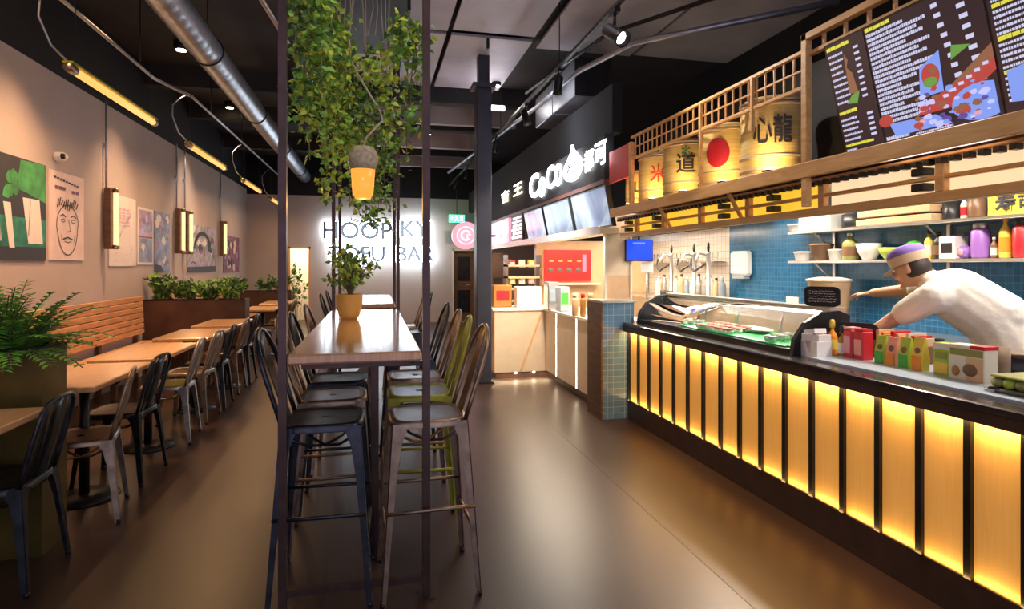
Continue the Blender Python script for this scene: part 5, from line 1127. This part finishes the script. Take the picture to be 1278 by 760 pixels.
def colA(q, u0, u1):
    W_ = u1-u0
    words(q, u0+.01, u0+W_*.62, vlen*.93, .02, 'txt_yellow', .03)
    for j in range(9): v = vlen*(.87-.052*j); words(q, u0+.012, u0+W_*ro.uniform(.3, .42), v, .012, 'txt_white'); q.box(u0+W_*.7, u0+W_*.82, v, v+.011, .003, .0045, 'txt_white', X)
    q.poly([(u0+W_*(.42+.18*ro.random()), vlen*(.86-.06*i)) for i in range(4)]+[(u0+W_*.62, vlen*.5), (u0+W_*.4, vlen*.52)], .001, 'pix_brown', X @ Matrix.Translation((0, 0, .003)))
    q.poly([(u0+W_*.3, vlen*.44), (u0+W_*.55, vlen*.42), (u0+W_*.66, vlen*.52), (u0+W_*.45, vlen*.5)], .001, 'pix_green', X @ Matrix.Translation((0, 0, .0045)))
    words(q, u0+.01, u0+W_*.5, vlen*.36, .018, 'txt_yellow', .03)
    for j in range(5): v = vlen*(.30-.045*j); words(q, u0+.012, u0+W_*ro.uniform(.4, .55), v, .012, 'txt_white'); q.box(u0+W_*.72, u0+W_*.85, v, v+.012, .003, .0045, 'txt_white', X)
    words(q, u0+.01, u0+W_*.75, vlen*.07, .014, 'txt_yellow', .03); words(q, u0+.012, u0+W_*.3, vlen*.03, .01, 'txt_white')
def colB(q, u0, u1):
    W_ = u1-u0
    words(q, u0+.01, u0+W_*.26, vlen*.945, .02, 'txt_yellow', .03)
    for j in range(20):
        v = vlen*(.90-.038*j)
        words(q, u0+.012, u0+W_*(.38+.05*((j*5) % 4)+(.14 if j % 4 == 1 else 0)-(.12 if j > 10 else 0)), v, .016, 'txt_white')
        if j % 2 == 0: q.box(u0+W_*(.62+.006*j), u0+W_*(.67+.006*j), v, v+.018, .003, .0045, 'txt_white', X); q.box(u0+W_*(.80+.004*j), u0+W_*(.86+.004*j), v, v+.018, .003, .0045, 'txt_white', X)
    Z2 = X @ Matrix.Translation((0, 0, .005))
    q.poly([(u0+W_*.40, vlen*.30), (u0+W_*.60, vlen*.30), (u0+W_*.62, vlen*.60), (u0+W_*.44, vlen*.52)], .001, 'pix_blue', Z2)
    q.poly([(u0+W_*(.52+.075*math.cos(t)), vlen*(.44+.09*math.sin(t))) for t in [2*PI*i/16 for i in range(16)]], .002, 'pix_red', Z2)
    q.poly([(u0+W_*(.51+.06*math.cos(t)), vlen*(.395+.035*math.sin(t))) for t in [2*PI*i/12 for i in range(12)]], .003, 'pix_green', Z2)
    q.poly([(u0+W_*(.55+.03*math.cos(t)), vlen*(.47+.03*math.sin(t))) for t in [2*PI*i/12 for i in range(12)]], .003, 'pix_brown', Z2)
    q.poly([(u0+W_*.45, vlen*.2), (u0+W_*1.0, vlen*.36), (u0+W_*1.0, vlen*.52), (u0+W_*.72, vlen*.36)], .001, 'pix_brown', Z2)
    q.poly([(u0+W_*.34, vlen*.17), (u0+W_*.7, vlen*.17), (u0+W_*1.0, vlen*.34), (u0+W_*1.0, vlen*.42), (u0+W_*.5, vlen*.27)], .002, 'pix_red', Z2)
    q.poly([(u0+W_*(.86+.22*math.cos(t)), vlen*(.16+.13*math.sin(t))) for t in [2*PI*i/18 for i in range(18)] if u0+W_*(.86+.22*math.cos(t)) < u1], .003, 'pix_blue', Z2)
    q.poly([(u0+W_*.12, vlen*.06), (u0+W_*.62, vlen*.06), (u0+W_*.5, vlen*.15), (u0+W_*.08, vlen*.17)], .0015, 'pix_blue', Z2)
    q.poly([(u0+W_*(.05+.07*math.cos(t)), vlen*(.2+.05*math.sin(t))) for t in [2*PI*i/10 for i in range(10)]], .002, 'pix_red', Z2)
    for i in range(60):
        cx_, cy_ = u0+W_*ro.uniform(.35, .97), vlen*ro.uniform(.05, .34); rr = ro.uniform(.008, .026)
        if cx_+rr < u1: q.poly([(cx_+rr*math.cos(t)*ro.uniform(.7, 1.2), cy_+rr*.6*math.sin(t)*ro.uniform(.7, 1.2)) for t in [2*PI*k_/9 for k_ in range(9)]], .0005, ro.choice(['pix_blue', 'pix_pink', 'pix_lilac', 'pix_red', 'pix_lilac', 'pix_brown', 'pix_deep']), X @ Matrix.Translation((0, 0, .009+.00004*i)))
    for i in range(6): q.box(u0+W_*(.6+.065*i), u0+W_*(.64+.065*i), vlen*(.25+.028*i), vlen*(.272+.028*i), .0125, .0132, 'txt_white', X)
    q.poly([(u0+W_*.7, vlen*.5), (u0+W_*.86, vlen*.56), (u0+W_*.72, vlen*.6)], .002, 'pix_green', Z2)
    words(q, u0+.012, u0+W_*.24, vlen*.04, .02, 'txt_white'); words(q, u0+W_*.3, u0+W_*.62, vlen*.035, .008, 'txt_white')
def colC(q, u0, u1):
    W_ = u1-u0
    for j in range(24):
        v = vlen*(.95-.037*j); words(q, u0+.02, u0+W_*ro.uniform(.4, .62), v, .012 if j % 6 else .018, 'txt_white' if j % 6 else 'txt_yellow', .007 if j % 6 else .03)
        if j % 2: q.box(u0+W_*.75, u0+W_*.82, v, v+.011, .003, .0045, 'txt_white', X)
    q.poly([(u0+W_*(.12+.18*math.cos(t)), vlen*(.2+.12*math.sin(t))) for t in [2*PI*i/18 for i in range(18)] if u0+W_*(.12+.18*math.cos(t)) > u0+.005], .001, 'pix_blue', X @ Matrix.Translation((0, 0, .005)))
column(.006, uA, colA); column(uA, uB, colB); column(uB+.004, L_-.006, colC)
light('menu_glow', 'AREA', (2.28, 2.1, 2.33), 8, (.75, .78, 1), target=(1.4, 2.1, 2.1), size=.5, size_y=1.0)
for y in (2.4, 1.4): MB().box(.03, .3, y-2.68-.02, y-2.68+.02, .3, .34, 'black_metal').build('wall_arm', mb_)
# ------------------------------------------------------------------ KITCHEN LIGHTS
for i, (x, y, l_) in enumerate(((3.55, 2.6, 2.2), (3.6, 5.2, 1.6), (3.6, 8.0, 1.6))):
    if i == 2: continue
    o = tag(MB().box(x-.08, x+.08, y-l_/2, y+l_/2, 2.62, 2.70, 'white_plastic').box(x-.06, x+.06, y-l_/2+.03, y+l_/2-.03, 2.612, 2.62, 'lamp_white').build('added_strip_lamp'), 'added white strip lamp hidden over the kitchen, %s' % ['above the chef', 'towards the bar bench'][i], 'ceiling light')  # unseen lamp added to light the kitchen from behind the canopy
    light('kitchen_fill', 'AREA', (x, y, 2.6), [42, 50][i], (1, .87, .70), rot=(0, 0, 0), size=.2, size_y=l_)
struct(B(2.99, 4.6, .6, 5.9, 2.70, 2.76, 'white_top').build('ceiling_kitchen'))
light('bar_light', 'AREA', (4.0, 8.2, 1.98), 22, (1, .88, .72), rot=(0, 0, 0), size=.3, size_y=2.2)
# ------------------------------------------------------------------ CHEF
def capsule_chain(mb, pts, rs, mt='skin_tone', n=14, flat=1.0):
    dense, dr = [], []
    for i in range(len(pts)-1):
        for k_ in range(4): t = k_/4; dense.append(V(pts[i]).lerp(V(pts[i+1]), t)); dr.append(rs[i]*(1-t)+rs[i+1]*t)
    dense.append(V(pts[-1])); dr.append(rs[-1])
    mb.tube(dense, dr, mt, n)
    for p, r_ in zip(pts, rs): mb.ball(p, r_*.98, mt, 12)
def remeshed(mb, name, voxel, smooth=6, parent=None, mt='skin_tone'):
    me = bpy.data.meshes.new('shape'); me.from_pydata(mb.v, [], mb.f); o = bpy.data.objects.new('shape', me); C.objects.link(o)
    m1 = o.modifiers.new('r', 'REMESH'); m1.mode = 'VOXEL'; m1.voxel_size = voxel; m1.use_smooth_shade = True
    if smooth: m2 = o.modifiers.new('s', 'SMOOTH'); m2.iterations = smooth; m2.factor = .5
    bpy.context.view_layer.update(); me2 = bpy.data.meshes.new_from_object(o.evaluated_get(bpy.context.evaluated_depsgraph_get()))
    bpy.data.objects.remove(o); me2.name = name; me2.materials.clear(); me2.materials.append(M[mt])
    me2.polygons.foreach_set('use_smooth', [True]*len(me2.polygons)); me2.polygons.foreach_set('material_index', [0]*len(me2.polygons))
    o = bpy.data.objects.new(name, me2); C.objects.link(o)
    if parent: o.parent = parent
    return o
OX, OY = 3.50, 2.62
chef = empty('person', (OX, OY, 0), 'chef in a white shirt and purple and beige cap bending over the counter', 'person')
def lo(x, y, z): return V((x-OX, y-OY, z))
pel, spn, cht, nck, hd = lo(3.50, 2.62, .97), lo(3.45, 2.70, 1.18), lo(3.33, 2.86, 1.34), lo(3.28, 2.97, 1.41), lo(3.245, 3.05, 1.48)
shL, shR = lo(3.18, 2.84, 1.32), lo(3.47, 2.99, 1.36)
elL, wrL = lo(3.09, 3.02, 1.18), lo(2.99, 3.08, 1.10)
elR, wrR = lo(3.45, 3.26, 1.34), lo(3.40, 3.50, 1.31)
hdL, hdR = wrL+V((-.03, .05, -.05)), wrR+V((-.03, .09, -.01))
body = MB()
capsule_chain(body, [pel, spn, cht], [.135, .13, .13]); capsule_chain(body, [cht, nck, hd-V((0, 0, .02))], [.11, .062, .055])
for sh, el, wr in ((shL, elL, wrL), (shR, elR, wrR)):
    capsule_chain(body, [cht, sh, el, wr], [.1, .062, .046, .030])
def hand(mb, wr, tip, thumb):
    d = (tip-wr).normalized(); s = d.cross(V((0, 0, 1))).normalized(); up = s.cross(d)
    palm = wr+d*.05
    mb.add([wr+s*a*.024+up*b_*.014 for a, b_ in ((-1, -1), (1, -1), (1, 1), (-1, 1))]+[wr+d*.095+s*a*.04+up*b_*.012 for a, b_ in ((-1, -1), (1, -1), (1, 1), (-1, 1))], [(3, 2, 1, 0), (4, 5, 6, 7), (0, 1, 5, 4), (1, 2, 6, 5), (2, 3, 7, 6), (3, 0, 4, 7)], 'skin_tone')
    for i, L in enumerate((.068, .078, .074, .058)):
        o_ = s*(-.032+.0215*i); p0 = wr+d*.085+o_
        capsule_chain(mb, [p0, p0+d*L*.5+o_*.15-up*.006, p0+d*L*.8+o_*.2-up*.022, p0+d*L*.95+o_*.2-up*.042], [.0095, .009, .008, .007], n=8)
    q0 = wr+d*.03+s*thumb*.026
    capsule_chain(mb, [q0, q0+d*.03+s*thumb*.024-up*.006, q0+d*.06+s*thumb*.03-up*.018], [.012, .010, .008], n=8)
hand(body, wrL, hdL+V((-.0, .03, -.03)), 1); hand(body, wrR, hdR, -1)
for s in (-1, 1):
    hip = pel+V((.03, s*.0, -.03))+V((s*.09, s*.04, 0)); kn = V((hip.x+.03, hip.y+.06, .52)); an = V((kn.x+.04, kn.y-.05, .09)); toe = an+V((-.06, .14, -.05))
    capsule_chain(body, [pel, hip, kn, an], [.12, .095, .062, .042]); capsule_chain(body, [an+V((.01, -.03, -.05)), toe], [.038, .03])
# head, built facing local +Y then turned
fd = V((-.38, .86, -.36)).normalized(); rt = fd.cross(V((0, 0, 1))).normalized(); upv = rt.cross(fd)
HX = Matrix.Translation(hd) @ Matrix((rt, fd, upv)).transposed().to_4x4()
hb = MB(); hb.ball((0, -.005, .02), (.076, .095, .10), 'skin_tone', 24); hb.ball((0, .022, -.045), (.056, .068, .062), 'skin_tone', 20)
hb.ball((0, .082, -.085), (.022, .018, .016), 'skin_tone', 10); hb.tube([(0, .09, .03), (0, .108, -.005), (0, .10, -.018)], [.009, .013, .012], 'skin_tone', 8); hb.ball((0, .102, -.012), (.017, .014, .012), 'skin_tone', 10)
for s in (-1, 1):
    hb.ball((s*.078, -.008, -.002), (.010, .020, .032), 'skin_tone', 10); hb.ball((s*.034, .078, -.028), (.026, .02, .02), 'skin_tone', 10); hb.ball((s*.032, .082, .038), (.026, .012, .008), 'skin_tone', 10)
body.add([HX @ V(v) for v in hb.v], hb.f, 'skin_tone')
remeshed(body, 'body', .007, 4, chef)
e = MB()
for s in (-1, 1): e.ball((s*.031, .083, .018), (.013, .009, .009), 'eye_white', 10, X=HX); e.ball((s*.031, .091, .017), (.006, .003, .006), 'c_brown', 8, X=HX)
e.build('eyes', chef)
MB().ball((0, .092, -.055), (.024, .008, .007), 'lips', 12, X=HX).build('mouth', chef)
h_ = MB(); h_.ball((0, -.028, .0), (.082, .082, .085), 'hair', 20, X=HX); h_.build('hair', chef)
cp = MB(); cp.lathe([(.088, .035), (.096, .06), (.098, .10), (.085, .135), (.04, .15), (.001, .152)], 'cap_purple', n=26, X=HX @ Matrix.Translation((0, -.006, 0)) @ Matrix.Diagonal((1, 1.14, 1, 1)))
cap_o = cp.build('cap', chef)
cf = MB(); cf.lathe([(.0895, .033), (.0975, .06), (.0985, .088)], 'cap_beige', n=26, cap=False, X=HX @ Matrix.Translation((0, -.006, 0)) @ Matrix.Diagonal((1.01, 1.15, 1, 1))).build('cap_band', cap_o)
pk = MB(); pk.poly([(-.07, .07), (-.055, .14), (0, .165), (.055, .14), (.07, .07), (0, .10)], .006, 'cap_beige', HX @ Matrix.Translation((0, 0, .045)) @ Matrix.Rotation(-.25, 4, 'X')); pk.build('cap_peak', cap_o)
sh_ = MB(); capsule_chain(sh_, [pel+V((0, 0, .02)), spn, cht], [.155, .155, .15]); capsule_chain(sh_, [cht, nck-(nck-cht)*.25], [.13, .085])
capsule_chain(sh_, [shL+V((.04, 0, 0)), shR], [.10, .095]); capsule_chain(sh_, [spn+V((.02, -.05, .03)), cht+V((.02, -.03, .02))], [.13, .13])
for s_, el in ((shL, elL), (shR, elR)): capsule_chain(sh_, [cht, s_, s_.lerp(el, .75)], [.12, .09, .072])
remeshed(sh_, 'shirt', .011, 5, chef, 'cotton_white')
tr_ = MB()
for s in (-1, 1):
    hip = pel+V((.03, 0, -.03))+V((s*.09, s*.04, 0)); kn = V((hip.x+.03, hip.y+.06, .52)); an = V((kn.x+.04, kn.y-.05, .12))
    capsule_chain(tr_, [pel, hip, kn, an], [.145, .115, .082, .066])
remeshed(tr_, 'trousers', .011, 4, chef, 'trousers')
q = MB(); P = []
for k_, (zz, rr) in enumerate(((.60, .20), (.75, .19), (.88, .18), (.97, .176), (1.06, .18))):
    for i in range(11):
        t = math.radians(60+150*i/10)
        for rr2 in (rr, rr+.008): P.append((pel.x+rr2*math.cos(t)-(.0 if zz < 1.1 else .05*(zz-1.05)/.2), pel.y+rr2*math.sin(t)+(.0 if zz < 1.1 else .09*(zz-1.05)/.2), zz))
F = []
for k_ in range(4):
    for i in range(10):
        g = lambda a_, b_, c_: (a_*11+b_)*2+c_
        F += [(g(k_, i, 1), g(k_, i+1, 1), g(k_+1, i+1, 1), g(k_+1, i, 1)), (g(k_, i+1, 0), g(k_, i, 0), g(k_+1, i, 0), g(k_+1, i+1, 0))]
for k_ in range(4): F += [(g(k_, 0, 0), g(k_, 0, 1), g(k_+1, 0, 1), g(k_+1, 0, 0)), (g(k_, 10, 1), g(k_, 10, 0), g(k_+1, 10, 0), g(k_+1, 10, 1))]
for i in range(10): F += [(g(0, i, 0), g(0, i+1, 0), g(0, i+1, 1), g(0, i, 1)), (g(4, i, 1), g(4, i+1, 1), g(4, i+1, 0), g(4, i, 0))]
q.add(P, F, 'apron_cloth', True); q.build('apron', chef)
ap = MB()
ap.tube([pel+V((.17*math.cos(t), .17*math.sin(t), .05)) for t in [2*PI*i/20 for i in range(20)]], .012, 'c_brown', 6, closed=True); ap.build('apron_string', chef)
for s in (-1, 1):
    hip = pel+V((.03, 0, -.03))+V((s*.09, s*.04, 0)); an = V((hip.x+.07, hip.y+.01, .0))
    MB().ball((an.x-.03, an.y+.06, .045), (.05, .13, .045), 'c_black', 14).build('shoe', chef)
# ------------------------------------------------------------------ ROOM LIGHT
wd = bpy.data.worlds.new('World'); bpy.context.scene.world = wd; wd.use_nodes = True
wd.node_tree.nodes['Background'].inputs[0].default_value = (.62, .60, .82, 1); wd.node_tree.nodes['Background'].inputs[1].default_value = 1.0
# fill lamps added on the ceiling to brighten seating, walls and aisle
def downlight(x, y, p, label, col=(1, .74, .52), aim=None, ang=2.2):
    o = tag(MB().lathe([(.07, -.1), (.085, -.08), (.085, 0)], 'black_metal', n=18).build('ceiling_downlight', None, (x, y, ZC)), label, 'ceiling light', 'added round fill lamps over the seating')
    MB().lathe([(.001, -.106), (.06, -.106), (.06, -.101), (.001, -.101)], 'lamp_warm', n=18, cap=False).build('lens', o)
    light('downlight', 'SPOT', (x, y, ZC-.12), p, col, size=.08, spot=ang, blend=.8, target=aim or (x, y, 0))
downlight(-2.6, 1.9, 150, 'added black round fill lamp over the nearest bench', (1, .80, .55), (-2.35, 3.5, 1.0), .8); downlight(.9, 10.6, 160, 'added black round fill lamp over the passage behind the column')
downlight(-2.3, 6.0, 420, 'added black round fill lamp over the middle of the left bench', (1, .56, .28), (-2.75, 6.1, .9), 1.15); downlight(-2.35, 8.2, 280, 'added black round fill lamp over the far end of the left bench', (1, .58, .32), (-2.8, 8.2, .9), 1.1); downlight(-2.2, 4.4, 260, 'added black round fill lamp over the tables behind the near planter', (1, .58, .30), (-2.35, 4.9, .8), .95); downlight(-2.4, 11.0, 240, 'added black round fill lamp over the far left tables', (1, .70, .5), (-2.8, 11.0, .9), 1.2); downlight(.2, 14.2, 220, 'added black round fill lamp near the back wall', (1, .82, .66))
downlight(.9, 2.0, 30, 'added black round fill lamp over the aisle near the camera', (1, .78, .6)); downlight(1.3, 4.4, 60, 'added black round fill lamp over the middle of the aisle', (1, .78, .6))
# ------------------------------------------------------------------ CAMERA
cam = bpy.data.cameras.new('Camera'); co_ = bpy.data.objects.new('Camera', cam); C.objects.link(co_)
co_.location = (0, 0, EYE); co_.rotation_euler = (PI/2, 0, -YAW)
cam.sensor_fit = 'HORIZONTAL'; cam.sensor_width = 36; cam.lens = 36*F_PX/1278; cam.shift_y = -(380-HY)/1278*-1*-1; cam.clip_end = 60; cam.clip_start = .05
bpy.context.scene.camera = co_
vs = bpy.context.scene.view_settings; vs.view_transform = 'Standard'; vs.look = 'None'; vs.gamma = 1; vs.use_curve_mapping = False; vs.exposure = .32
